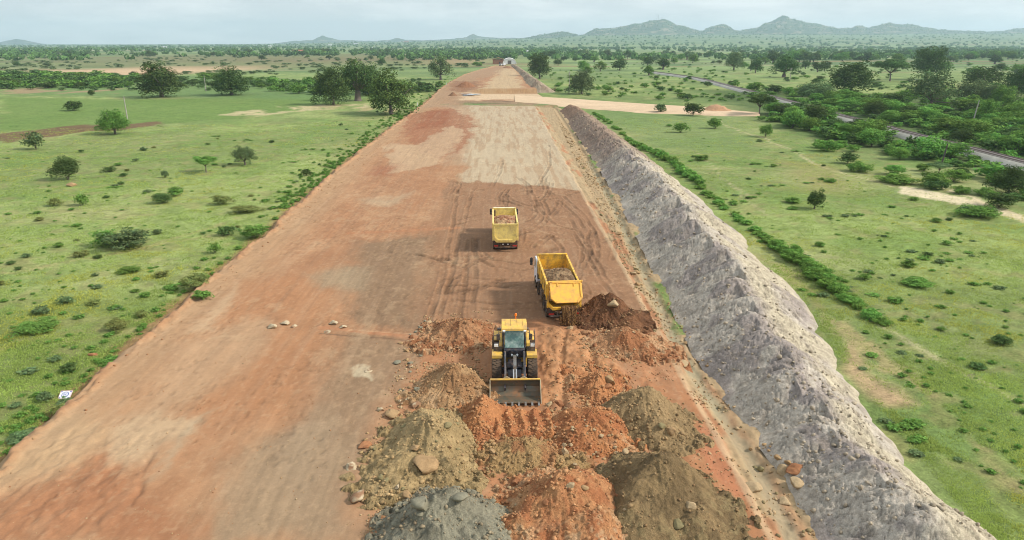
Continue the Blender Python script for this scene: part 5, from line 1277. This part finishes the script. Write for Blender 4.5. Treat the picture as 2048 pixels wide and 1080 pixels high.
def plant(kind, x, y, wd, ht, leafmat, label, cat, group=None, lod=None, name=None, var=None, z=None):
    ap = wd * scale_at(x, y)
    if lod is None: lod = 0 if ap > 44 else (1 if ap > 15 else 2)
    var = random.randrange(4) if var is None else var
    cd, td, _ = proto_tree(kind, var, lod, leafmat)
    z = gz(x, y) if z is None else z
    name = ('tree' if cat == 'tree' and kind == 'bush' else name) or {'round': 'tree', 'low': 'tree', 'dome': 'tree', 'baobab': 'baobab_tree', 'airy': 'tree', 'flat': 'acacia_tree', 'bush': 'bush', 'thorn': 'thorn_bush', 'weed': 'weed_clump'}[kind]
    rz = random.uniform(0, 6.28)
    t = empty(name, (x, y, z - .03), rz); tag(t, label, cat, group)
    for nm, d in ((('crown' if cat == 'tree' else 'foliage'), cd), (('trunk' if cat == 'tree' else 'stems'), td)):
        o = bpy.data.objects.new(nm, d); col.objects.link(o); o.parent = t; o.scale = (wd * 1.08, wd * random.uniform(.85, 1.05), ht * 1.03)
    return t
FOOT = []
def plant_px(kind, u, v, wp, hp_, mat_, label, cat, group=None, **k):
    z0 = -.6; x, y = G(u, v, z0)
    if XL(y) - 0.5 < x < XR(y) and y < 640: z0 = float(topz(x, y)[0]); x, y = G(u, v, z0)
    sc_ = scale_at(x, y); wd = wp / sc_; ph = math.atan2(H, y)
    ht = max((hp_ / sc_ - .5 * wd * math.sin(ph)) / math.cos(ph), .25 * wd)
    y += wd * .25
    FOOT.append((x, y, wd * .5))
    return plant(kind, x, y, wd, ht, mat_, label, cat, group, z=z0 if z0 > -.5 else None, **k)
TREES = [('low', 221, 270, 74, 54, L_MID, 'small round dark tree with a visible trunk by the ploughed strip in the left field'),
 ('dome', 312, 196, 100, 72, L_DARK, 'large dense dark tree in the left field, left of the spreading one'),
 ('dome', 455, 192, 92, 58, L_DARK, 'dark spreading tree in the left field, second from the left'),
 ('dome', 662, 211, 84, 78, L_DARK, 'dense tree with a stout trunk, front left of the tree group by the road'),
 ('baobab', 712, 203, 80, 80, L_DARK, 'tall baobab in the middle of the tree group by the road'),
 ('dome', 655, 186, 56, 50, L_DARK, 'dark tree crown peeking up behind the front left baobab'),
 ('dome', 778, 231, 122, 92, L_OLIVE, 'large loose reddish green tree nearest the road, right end of the tree group'),
 ('dome', 735, 190, 76, 62, L_DARK, 'wide tree crown behind the tree group by the road'),
 ('airy', 880, 160, 66, 50, L_GREY, 'rounded grey green tree standing alone left of the far road edge'),
 ('low', 1080, 158, 50, 50, L_DARK, 'round dense tree right beside the far grey bank'),
 ('dome', 1165, 189, 62, 50, L_GREY, 'leaning brownish tree by the brush pile, right of the side road'),
 ('low', 1471, 141, 46, 38, L_GREY, 'upright grey green tree in the right fields'),
 ('round', 1513, 146, 28, 30, L_DARK, 'small dark tree between the grey green tree and the pale trunked baobab'),
 ('baobab', 1573, 155, 56, 44, L_DARK, 'baobab with a thick pale trunk in the right fields'),
 ('dome', 1712, 190, 104, 70, L_DARK, 'very wide dark tree at the left end of the right woodland'),
 ('flat', 1788, 163, 62, 44, L_DARK, 'flat topped dark tree behind the woodland, between two taller ones'),
 ('low', 1862, 160, 74, 66, L_DARK, 'tallest dark tree standing behind the grey green woodland tree'),
 ('airy', 1876, 220, 100, 84, L_GREY, 'big airy grey green tree in the middle of the right woodland'),
 ('airy', 1978, 183, 86, 52, L_DARK, 'broad open dark tree in the right woodland, right of the airy one'),
 ('dome', 2046, 196, 74, 62, L_DARK, 'dark tree cut by the right picture edge'),
 ('flat', 1524, 232, 64, 46, L_DARK, 'flat dark tree with a bare trunk at the right end of the side road'),
 ('flat', 407, 347, 56, 38, L_MID, 'little flat topped acacia in the left meadow'),
 ('airy', 486, 332, 52, 44, L_GREY, 'small airy grey green tree in the left meadow, right of the acacia'),
 ('round', 1633, 420, 40, 46, L_DARK, 'small dark upright tree standing alone in the right meadow'),
 ('round', 1752, 236, 50, 34, L_DARK, 'dark round thicket tree beside the railway line'),
 ('dome', 2030, 392, 80, 66, L_DARK, 'big dark bushy tree at the right edge below the railway'),
 ('flat', 1884, 352, 52, 30, L_GREY, 'grey green low tree around the short dark post')]
for kind, u, v, wp, hp_, mt, lb in TREES: plant_px(kind, u, v, wp, hp_, mt, lb, 'tree')
BUSH = [('bush', 129, 362, 56, 54, L_DARK, 'dense dark round bush with a yellow green top in the left meadow'),
 ('bush', 65, 300, 44, 40, L_GREY, 'grey green upright bush near the left picture edge'), ('bush', 143, 222, 40, 22, L_DARK, 'dark rounded bush in the left crop field'),
 ('bush', 182, 192, 18, 14, L_DARK, 'little dark bush beside the big dense tree'), ('thorn', 240, 502, 112, 56, L_GREY, 'largest thorn bush in the left meadow, wide and grey green'),
 ('thorn', 205, 494, 50, 44, L_MID, 'bushy left shoulder plant of the largest thorn bush'), ('thorn', 505, 480, 58, 38, L_MID, 'round thorn bush touching the left road edge'),
 ('thorn', 452, 473, 42, 28, L_DARK, 'smaller thorn bush left of the one touching the road edge'), ('thorn', 440, 411, 46, 28, L_DRY, 'brownish bush in the middle of the left meadow'),
 ('thorn', 485, 428, 66, 24, L_DRY, 'low spreading brownish bush towards the road'), ('bush', 105, 413, 32, 20, L_DRY, 'small brown green bush at far left of the meadow'),
 ('bush', 320, 408, 46, 28, L_DARK, 'dark bush left of the middle of the left meadow'), ('bush', 347, 394, 36, 24, L_MID, 'bush right behind the dark middle bush'),
 ('bush', 160, 412, 32, 30, L_MID, 'bush with bare pale twigs in the left meadow'), ('thorn', 385, 586, 66, 48, L_DRY, 'straggly yellowish bush on the left road edge'),
 ('thorn', 400, 600, 44, 26, L_MID, 'low green bush below the straggly yellowish one'), ('weed', 247, 549, 60, 22, L_MID, 'flat green bush below the largest thorn bush'),
 ('weed', 320, 556, 34, 20, L_DRY, 'small straw coloured bush between the path and the road'), ('weed', 190, 578, 30, 14, L_GREY, 'small bluish green tuft in the lower left meadow'),
 ('weed', 312, 470, 22, 18, L_GREY, 'spiky blue green agave like plant beside the largest thorn bush'), ('thorn', 60, 670, 92, 36, L_MID, 'wide low bush at the left picture edge'),
 ('thorn', 228, 664, 56, 34, L_DRY, 'yellow green bush by the road in the lower left meadow'), ('bush', 428, 508, 28, 26, L_MID, 'little bright bush between the path and the thorn bushes'),
 ('bush', 215, 345, 32, 14, L_DARK, 'low dark bush right of the dense round one'), ('bush', 329, 356, 18, 18, L_GREY, 'tiny round bush between the two small meadow trees and the dense bush'),
 ('bush', 611, 352, 26, 16, L_DARK, 'small dark bush close to the road, upper left meadow'), ('weed', 120, 828, 62, 26, L_DRY, 'mat of broad yellowish leaves next to the survey target'),
 ('weed', 122, 812, 40, 20, L_GREY, 'low bluish green plant just below the survey target'), ('weed', 45, 888, 86, 40, L_GREY, 'spiky green plant at the lower left road edge'),
 ('weed', 222, 725, 40, 18, L_MID, 'leafy weed clump by the rounded rock at the left road edge'), ('bush', 1535, 275, 34, 30, L_MID, 'round green bush in the right meadow near the scrub'),
 ('bush', 1433, 258, 38, 26, L_MID, 'bush below the end of the side road, left one of two'), ('bush', 1387, 232, 44, 30, L_DARK, 'dark bush standing in front of the side road'),
 ('bush', 1322, 226, 30, 22, L_GREY, 'grey bush in front of the side road, left of the dark one'), ('bush', 1362, 266, 34, 24, L_MID, 'bush in the upper right meadow, below the side road'),
 ('weed', 1405, 322, 36, 18, L_MID, 'low bush in the middle of the upper right meadow'), ('weed', 1805, 370, 90, 28, L_LIGHT, 'wide bright green shrub by the bare pale patch'),
 ('weed', 1725, 346, 60, 32, L_LIGHT, 'bright green shrub left of the wide bright one'), ('bush', 1700, 328, 42, 28, L_DARK, 'dark shrub just behind the bright green shrubs'),
 ('weed', 1660, 304, 56, 36, L_LIGHT, 'bright green shrub at the lower edge of the scrub'), ('bush', 1972, 438, 84, 34, L_MID, 'wide bush beside the pale path at the right'),
 ('bush', 1935, 432, 44, 24, L_GREY, 'greyish bush at the left of the wide one by the pale path'), ('weed', 1592, 408, 44, 20, L_MID, 'low green bush left of the small dark upright tree'),
 ('weed', 1665, 366, 32, 14, L_MID, 'small low bush above the small dark upright tree'), ('weed', 1822, 534, 34, 22, L_MID, 'small bush in the middle of the right meadow'),
 ('weed', 1860, 512, 26, 14, L_DARK, 'small dark tuft right of the small bush in the right meadow'), ('weed', 1845, 575, 80, 18, L_MID, 'low patch of green weeds in the right meadow'),
 ('bush', 1300, 122, 14, 10, L_DARK, 'small round bush among the far fields'), ('bush', 955, 133, 30, 10, L_MID, 'low bush left of the far end of the road')]
for kind, u, v, wp, hp_, mt, lb in BUSH: plant_px(kind, u, v, wp, hp_, mt, lb, 'bush')

# green weeds along the right drain: countable clumps
drain = W([(1188, 226), (1225, 252), (1262, 284), (1330, 318), (1378, 352), (1425, 398), (1480, 440), (1540, 482), (1590, 522), (1625, 548), (1700, 600), (1770, 652)], -.6)
dl = np.array(drain); dq = np.concatenate([[0], np.cumsum(np.hypot(*np.diff(dl, axis=0).T))])
q = 0; k = 0
while q < dq[-1]:
    x = np.interp(q, dq, dl[:, 0]); y = np.interp(q, dq, dl[:, 1]); thin = y < 44
    big = 57 < y < 72 or 105 < y < 150
    if random.random() < (.35 if thin else .93) and vn(np.array([q / 7.0]), np.array([3.3]), 12)[0] > .22:
        s_ = (random.uniform(.5, 1.0) if thin else random.uniform(1.5, 2.5) * (1.25 if big else .9))
        plant('weed', x + random.gauss(0, .4), y, s_, s_ * (.55 if big else .4), L_LIGHT if not thin else L_MID, 'one of many bright green weed clumps lining the drain right of the grey bank', 'weed clump', 'weed clumps along the right drain')
    q += random.uniform(.55, 1.15) * (1 if y < 75 else 1.7)

def inpoly(x, y, P): return seg_dist(np.array([x]), np.array([y]), P, True)[0] < 0
def clear(x, y, r):
    if y < 640 and XL(y) - r * .5 - .6 < x < max(XR(y), XB(y) if y < 240 else -99) + r * .5: return False
    return all((x - a) ** 2 + (y - b) ** 2 > (r + c_) ** 2 * .55 for a, b, c_ in FOOT)
RA = np.array(RAILP)
RT = np.array(sorted([(a / b, b) for a, b in RAILP]))
def raild(x, y):
    i = np.argmin(np.hypot(RA[:, 0] - x, RA[:, 1] - y)); d = RA[i] - np.array([x, y]); dd = math.hypot(*d)
    return dd, (d[1] > 0)
def region(n, px, size, kinds, mats, label, cat, group, hr=(.5, .8), spacing=.5, tries=40, zz=-.6, pixuni=False, out=None):
    P = W(px, zz); a = np.array(P); U = np.array(px)
    pts_ = []
    for _ in range(n * tries):
        if len(pts_) >= n: break
        if pixuni:
            u, v = rng.uniform(U[:, 0].min(), U[:, 0].max()), rng.uniform(U[:, 1].min(), U[:, 1].max()); x, y = G(u, v, zz)
        else: x, y = rng.uniform(a[:, 0].min(), a[:, 0].max()), rng.uniform(a[:, 1].min(), a[:, 1].max())
        if not inpoly(x, y, P): continue
        wd = size[0] * (size[1] / size[0]) ** rng.random()
        if not clear(x, y, wd * spacing): continue
        dd, front = raild(x, y)
        yr_ = float(np.interp(x / y, RT[:, 0], RT[:, 1]))
        if umap(x, y) > 1670 and 0 < yr_ - y < (wd * .75 + .5) * y / H + wd * .5 and rng.random() > .16: continue
        if inpoly(x, y, BED): continue
        if dd < wd * .5 + 2.0 + (6.0 if front and y < 260 and umap(x, y) > 1690 else -1.2): continue
        FOOT.append((x, y, wd * spacing)); pts_.append((x, y, wd))
    for (x, y, wd) in pts_:
        k_ = kinds[int(rng.integers(len(kinds)))]; mt = mats[int(rng.integers(len(mats)))]
        if out is not None: out.append((k_, x, y, wd, wd * rng.uniform(*hr), mt)); continue
        plant(k_, x, y, wd, wd * rng.uniform(*hr), mt, label, cat, group)
    return pts_
STUFF = []
BED = W([(60, 141), (180, 139), (300, 132), (540, 130), (545, 136), (380, 146), (280, 154), (150, 150)], -.6)
scrub = [(1440, 168), (1520, 178), (1620, 190), (1700, 196), (1860, 196), (2048, 205), (2200, 220), (2300, 420), (2048, 400), (1960, 350), (1850, 322), (1760, 300), (1640, 272), (1560, 250), (1500, 238), (1556, 220), (1520, 205)]
scrub2 = [(1640, 262), (1760, 290), (1860, 312), (1990, 350), (2100, 380), (2200, 470), (2048, 440), (1900, 395), (1760, 340), (1640, 300)]
for _q in range(26):
    u_, v_ = rng.uniform(1500, 2130), rng.uniform(196, 300)
    if v_ > 200 + (u_ - 1500) * .10: continue
    plant_px('round' if _q % 3 else 'airy', u_, v_, rng.uniform(42, 80), rng.uniform(34, 52), [L_DARK, L_MID, L_GREY][_q % 3], 'one of several low trees standing inside the thorn scrub of the right woodland', 'tree', 'low trees inside the scrub')
region(150, scrub, (5, 10), ['thorn', 'thorn', 'bush'], [L_MID, L_MID, L_LIGHT, L_MID, L_DARK], 'one of many thorn bushes crowding the scrub woodland around the railway', 'bush', 'thorn bushes of the right scrub', (.45, .66), .25, pixuni=True)
region(30, scrub2, (2.5, 5), ['thorn', 'weed', 'bush'], [L_MID, L_LIGHT, L_DARK], 'one of many low green bushes on the meadow side of the railway', 'bush', 'low bushes before the railway', (.4, .6), .4, pixuni=True)
region(50, [(0, 150), (240, 152), (520, 160), (560, 170), (480, 182), (240, 176), (0, 178)], (5, 10), ['thorn', 'bush'], [L_DARK, L_MID, L_DARK], 'one of many dark bushes in the hedge belt behind the left fields', 'bush', 'hedge belt behind the left fields', (.4, .6), .4, pixuni=True)
region(22, [(500, 166), (640, 168), (690, 176), (880, 166), (895, 176), (830, 196), (640, 192), (510, 182)], (4, 9), ['thorn', 'bush'], [L_DARK, L_MID], 'one of many dark bushes around the tree group left of the road', 'bush', 'bushes around the roadside tree group', (.4, .6), .4, pixuni=True)
region(44, [(0, 300), (560, 250), (780, 250), (540, 470), (380, 600), (240, 700), (0, 900)], (.7, 1.9), ['weed', 'bush', 'thorn'], [L_MID, L_DRY, L_GREY, L_DARK], 'one of many small low shrubs dotted over the left meadow', 'bush', 'small shrubs of the left meadow', (.35, .6), .9, pixuni=True)
region(30, [(1210, 235), (1480, 245), (1640, 300), (1900, 420), (1960, 560), (2048, 620), (2048, 800), (1760, 620), (1560, 460), (1380, 330)], (.6, 2.0), ['weed', 'bush'], [L_MID, L_DARK, L_MID], 'one of many small low shrubs dotted over the right meadow', 'bush', 'small shrubs of the right meadow', (.3, .5), .9, pixuni=True)
region(36, [(1080, 140), (1300, 132), (1480, 165), (1500, 200), (1380, 205), (1120, 190)], (3, 6), ['bush', 'thorn', 'weed'], [L_MID, L_DARK], 'one of many bushes scattered beyond the side road on the right', 'bush', 'bushes beyond the side road', (.35, .55), .5, pixuni=True)
region(44, [(1420, 120), (2100, 112), (2100, 190), (1900, 190), (1640, 178), (1500, 160)], (3, 7), ['bush', 'thorn'], [L_MID, L_DARK, L_GREY], 'one of many bushes in the green fields behind the right woodland', 'bush', 'bushes behind the right woodland', (.45, .7), .6, pixuni=True)
region(260, [(1200, 108), (2150, 104), (2100, 190), (1900, 190), (1640, 178), (1500, 160), (1200, 130)], (2, 6), ['thorn'], [L_MID, L_DARK], '', '', '', (.3, .5), .5, pixuni=True, out=STUFF)
region(220, [(0, 150), (240, 152), (300, 158), (240, 176), (0, 178)], (4, 9), ['thorn'], [L_DARK, L_MID], '', '', '', (.4, .55), .25, pixuni=True, out=STUFF)
region(90, [(530, 166), (640, 168), (690, 180), (880, 170), (880, 184), (640, 188), (530, 182)], (3, 7), ['thorn'], [L_DARK, L_MID], '', '', '', (.4, .55), .3, pixuni=True, out=STUFF)
# extra scrub filling: too many and too hidden to count
region(700, scrub, (2.5, 5.5), ['thorn', 'bush'], [L_MID, L_MID, L_DARK, L_LIGHT], '', '', '', (.4, .6), .18, pixuni=True, out=STUFF, tries=12)
region(160, [(0, 148), (560, 160), (900, 150), (900, 176), (480, 186), (0, 180)], (2, 5), ['thorn'], [L_DARK], '', '', '', (.35, .5), .4, pixuni=True, out=STUFF)
region(200, [(1080, 128), (1300, 128), (1500, 160), (1560, 200), (1400, 205), (1120, 190)], (1.5, 4), ['bush'], [L_MID], '', '', '', (.35, .5), .4, pixuni=True, out=STUFF)
region(320, [(0, 112), (1000, 112), (960, 136), (560, 150), (0, 150)], (4, 9), ['thorn'], [L_GREY], '', '', '', (.25, .4), .5, pixuni=True, out=STUFF)
region(260, [(0, 300), (560, 240), (790, 240), (540, 470), (240, 700), (0, 920)], (.25, .8), ['weed'], [L_MID], '', '', '', (.3, .5), .6, pixuni=True, out=STUFF)
region(260, [(1210, 235), (1480, 235), (1900, 420), (2048, 560), (2200, 1080), (1900, 900), (1640, 560), (1380, 330)], (.2, .8), ['weed'], [L_MID], '', '', '', (.3, .5), .6, pixuni=True, out=STUFF)
for k in range(170):
    left = rng.random() < .5
    u, v = (rng.uniform(0, 700), rng.uniform(250, 880)) if left else (rng.uniform(1250, 2048), rng.uniform(250, 1000))
    x, y = G(u, v, -.6)
    if (1740 < u < 2048 and 360 < v < 450) or not clear(x, y, 1.2) or (not left and x < XB(min(y, 235)) + 1.5): continue
    for q_ in range(int(rng.integers(2, 7))):
        s_ = rng.uniform(.5, 1.5); STUFF.append((['weed', 'thorn'][q_ % 2], x + rng.normal() * 1.2, y + rng.normal() * .8, s_, s_ * rng.uniform(.15, .35), [L_MID, L_GREY, L_MID][int(rng.integers(3))]))
# weeds hugging the left edge
for k in range(520):
    v = rng.uniform(150, 1000) if k % 3 == 0 else rng.uniform(190, 420); y = G(0, v, -.6)[1]; x = XL(y) - .7 - abs(rng.normal()) * (1.0 + y * .012)
    s_ = rng.uniform(.25, .7) * (1 + y / 160)
    if math.hypot(x - sb.location.x, y - sb.location.y) < 1.6: continue
    STUFF.append(('weed', x, y, s_, s_ * .5, L_MID))
def merge(items, lod, name, label, cat, mats, zf=None):
    for mt in mats:
        Vs, Fs, Cs = [], [], []; n0 = 0
        for (k_, x, y, wd, ht, m_) in items:
            if m_ is not mt: continue
            V, F, c_ = proto_tree(k_, int(x * 7) % 4, lod, mt)[2]
            if lod == 2 and wd * scale_at(x, y) < 9: V, F, c_ = V[:480], F[:120], c_[:480]; f = 1.5
            a = (x * 13.7) % 6.28; ca, sa = math.cos(a), math.sin(a)
            VV = np.stack([(V[:, 0] * ca - V[:, 1] * sa) * wd + x, (V[:, 0] * sa + V[:, 1] * ca) * wd + y, V[:, 2] * ht + gz(x, y)], 1)
            Vs.append(VV); Fs.append(F + n0); Cs.append(c_); n0 += len(V)
        if Vs: tag(mesh_obj(name, np.concatenate(Vs), np.concatenate(Fs), mt, cols=np.concatenate(Cs), smooth=False), label, cat, kind='stuff')
merge(STUFF, 2, 'undergrowth', 'low scrub and weeds filling in between the bushes and along the edges', 'undergrowth', [L_MID, L_DARK, L_GREY, L_LIGHT])

# far trees: the 250 largest one by one, the rest as one woodland
FT = []
def fartree(n, ubox, vbox, wm, dens=None):
    for _ in range(n * 6):
        if n <= 0: break
        u = rng.uniform(*ubox); v = rng.uniform(*vbox)
        if fbm(np.array([u / 60.]), np.array([v / 7.]), 77, 3)[0] < (.42 if dens is None else dens): continue
        x, y = G(u, v, -.4)
        if y > 6000 or not clear(x, y, 3) or (XL(600) - 60 < x < XR(600) + 40 and y < 760): continue
        wd = rng.uniform(*wm); n -= 1
        FT.append((u, v, x, y, wd))
fartree(50, (1080, 2150), (112, 150), (5, 13)); fartree(100, (1080, 2150), (98, 122), (8, 16)); fartree(60, (-100, 1000), (100, 116), (7, 15)); fartree(26, (1500, 2150), (112, 132), (12, 20)); fartree(14, (0, 1000), (112, 136), (6, 11))
areas = {0: ('one of many dark trees scattered over the fields right of the earthwork', 'trees of the right fields'), 1: ('one of many trees in the far tree line left of the earthwork', 'trees of the left tree line')}
for (u, v, x, y, wd) in FT:
    a = areas[0 if u > 1010 else 1]; k_ = random.choice(['low', 'low', 'round', 'round', 'airy', 'baobab'])
    plant(k_, x, y, wd, wd * random.uniform(.55, .8), random.choice([L_DARK, L_DARK, L_MID, L_GREY]), a[0], 'tree', a[1])
FAR = []
for i in range(8500):
    u = rng.uniform(-150, 2200); t_ = rng.random()
    dist = 900 * (7.0 ** (t_))
    x = ((u - 1024) / FPX * math.cos(PITCH) / .98 + math.tan(YAW)) * dist; y = dist
    if fbm(np.array([x / 330.]), np.array([y / 260.]), 79, 3)[0] + .30 * (rng.random() - .5) < .46: continue
    FAR.append(('round', x, y, rng.uniform(7, 16), rng.uniform(4.5, 9), L_DARK))
def far_merge(items):
    r = np.random.default_rng(3); n = len(items); q = 26
    X = np.array([i[1] for i in items]); Y = np.array([i[2] for i in items]); Wd = np.array([i[3] for i in items]); Ht = np.array([i[4] for i in items]); Z = ground_z(X, Y)
    d = r.normal(size=(n, q, 3)); d /= np.linalg.norm(d, axis=2)[..., None]
    p = np.stack([X[:, None] + d[..., 0] * Wd[:, None] * .42, Y[:, None] + d[..., 1] * Wd[:, None] * .42, Z[:, None] + Ht[:, None] * (.52 + d[..., 2] * .40)], -1).reshape(-1, 3)
    nr = (d + r.normal(scale=.3, size=d.shape)).reshape(-1, 3); nr /= np.linalg.norm(nr, axis=1)[:, None]
    a = np.cross(nr, r.normal(size=nr.shape)); a /= np.linalg.norm(a, axis=1)[:, None]; b = np.cross(nr, a)
    s_ = (np.repeat(Wd, q) * .20 * r.uniform(.6, 1.3, n * q))[:, None]
    V = np.stack([p - a * s_, p - b * s_ * .7, p + a * s_, p + b * s_ * .7], 1).reshape(-1, 3)
    c_ = np.repeat(np.repeat(r.uniform(.7, 1.2, n), q) * r.uniform(.85, 1.15, n * q), 4)
    tag(mesh_obj('woodland', V, np.arange(len(V)).reshape(-1, 4), L_DARK, cols=np.stack([c_ * 1.08, c_ * 1.12, c_ * 1.1], 1), smooth=False), 'distant scattered woodland covering the plain up to the hills', 'woodland', kind='stuff')
far_merge(FAR)
# trees on the hills' slopes and crests
HT = []
for i in range(1600):
    u = rng.uniform(1060, 2200); dd = rng.uniform(-.75, .15)
    y = 6300 + dd * 420; x = ((u - 1024) / FPX * math.cos(PITCH) / .98 + math.tan(YAW)) * y
    HT.append((x, y))
# (they ride on the hill mesh: find its height by ray cast)
from mathutils.bvhtree import BVHTree
hill = [o for o in col.objects if o.name.startswith('hills')][0]
bv = BVHTree.FromPolygons([v.co for v in hill.data.vertices], [p.vertices for p in hill.data.polygons])
r = np.random.default_rng(8); Vs = []
for (x, y) in HT:
    h = bv.ray_cast(Vector((x, y, 900)), Vector((0, 0, -1)))
    if h[0] is None: continue
    wd = r.uniform(6, 13)
    d = r.normal(size=(10, 3)); d /= np.linalg.norm(d, axis=1)[:, None]; p = np.array([x, y, h[0].z + 3]) + d * wd * .4
    a = np.cross(d, r.normal(size=d.shape)); a /= np.linalg.norm(a, axis=1)[:, None]; b = np.cross(d, a); s_ = wd * .28
    Vs.append(np.stack([p - a * s_, p - b * s_, p + a * s_, p + b * s_], 1).reshape(-1, 3))
V = np.concatenate(Vs); tag(mesh_obj('hill_scrub', V, np.arange(len(V)).reshape(-1, 4), L_DARK, cols=np.ones((len(V), 3)), smooth=False), 'dark scrub and trees growing over the rocky hills', 'scrub', kind='stuff')

# ------------------------------------------------------------------ grass blades on the near meadows
def grass(n, px, label, seed, hmin=.06, hmax=.20):
    r = np.random.default_rng(seed); U = np.array(px)
    u, v = r.uniform(U[:, 0].min(), U[:, 0].max(), n * 2), r.uniform(U[:, 1].min(), U[:, 1].max(), n * 2)
    d = _F[None] + _r[None] * ((u - 1024) / FPX)[:, None] - _U[None] * ((v - 540) / FPX)[:, None]; k = (-.6 - H) / d[:, 2]
    X, Y = d[:, 0] * k, d[:, 1] * k
    ok = seg_dist(X, Y, W(px, -.6), True) < 0
    ok &= (X < XL(Y) - .9) | (X > np.where(Y < 240, XB(Y), XR(Y)) + .2)
    ok &= fbm(X / 2.0, Y / 2.0, 71, 3) + .5 * (fbm(X / 15, Y / 15, 81, 4) - .5) < .60 + r.normal(scale=.05, size=len(X))
    for pp in ([(1780, 372), (1850, 378), (1960, 405), (1940, 412), (1850, 398), (1790, 385)], [(1880, 372), (1960, 400), (2048, 428), (2040, 440), (1945, 408)], [(1700, 690), (1740, 760), (1800, 800), (1740, 800), (1690, 740)], [(1660, 640), (1720, 640), (1860, 800), (2048, 960), (1900, 900), (1760, 800)]):
        ok &= (seg_dist(X, Y, W(pp, -.6), True) > 0) | (r.random(len(X)) < .12)
    X, Y = X[ok][:n], Y[ok][:n]; n = len(X); Z = ground_z(X, Y) + .16 * (fbm(X * 1.1, Y * 1.1, 21, 3) - .5) * (1 - sst(60, 160, Y)) - .02
    q = 5; S_ = (1 + Y / 60)
    px_ = np.repeat(X, q) + r.normal(scale=.07, size=n * q) * np.repeat(S_, q); py_ = np.repeat(Y, q) + r.normal(scale=.07, size=n * q) * np.repeat(S_, q); pz = np.repeat(Z, q)
    a = r.uniform(0, 6.28, n * q); hgt = r.uniform(hmin, hmax, n * q) * np.repeat(.5 + 1.1 * fbm(X / 2.5, Y / 2.5, 83, 3), q) * (.7 + .3 * np.repeat(S_, q)); wdt = hgt * .28
    la = r.uniform(0, 6.28, n * q); ln = hgt * r.uniform(.2, .9, n * q)
    V = np.stack([np.stack([px_ - np.cos(a) * wdt, py_ - np.sin(a) * wdt, pz], 1), np.stack([px_ + np.cos(a) * wdt, py_ + np.sin(a) * wdt, pz], 1), np.stack([px_ + np.cos(la) * ln, py_ + np.sin(la) * ln, pz + hgt], 1)], 1).reshape(-1, 3)
    tn = np.repeat(r.uniform(.75, 1.2, n * q), 3) * np.repeat(np.repeat(.8 + .4 * fbm(X / 4, Y / 4, 85, 3), q), 3); yl = np.repeat(np.repeat(sst(.5, .7, fbm(X / 9, Y / 9, 87, 3)), q), 3)
    c_ = np.stack([tn * (1 + .30 * yl), tn * (1 + .05 * yl), tn * (1 - .1 * yl)], 1)
    tag(mesh_obj('grass', V, np.arange(len(V)).reshape(-1, 3), M_grass, cols=c_, smooth=False), label, 'grass', kind='stuff')
M_grass = mat_leaf('grass_blades', srgb(166, 184, 102, 1), .5, 0.0)
grass(75000, [(-250, 300), (0, 260), (780, 240), (540, 470), (340, 620), (240, 700), (0, 940), (-250, 1080)], 'short tufty grass covering the left meadow', 31, .03, .11)
grass(120000, [(1200, 235), (1500, 240), (2048, 430), (2500, 600), (2500, 1080), (2150, 1240), (1960, 1060), (1700, 740), (1480, 470)], 'short tufty grass covering the right meadow', 32, .03, .10)

# ------------------------------------------------------------------ haze
m_h = bpy.data.materials.new('haze_air'); m_h.use_nodes = True; t_ = m_h.node_tree; t_.nodes.clear()
o_ = t_.nodes.new('ShaderNodeOutputMaterial'); v_ = t_.nodes.new('ShaderNodeVolumePrincipled')
v_.inputs['Color'].default_value = (.62, .83, 1.0, 1); v_.inputs['Density'].default_value = 1.1e-4; v_.inputs['Anisotropy'].default_value = .25
t_.links.new(v_.outputs[0], o_.inputs['Volume'])
m = MB(); m.box((0, 4200, 120), (30000, 10600, 284)); hz = m.build('haze', m_h); tag(hz, kind='stuff'); hz['label'] = 'thin blue haze lying over the plain'
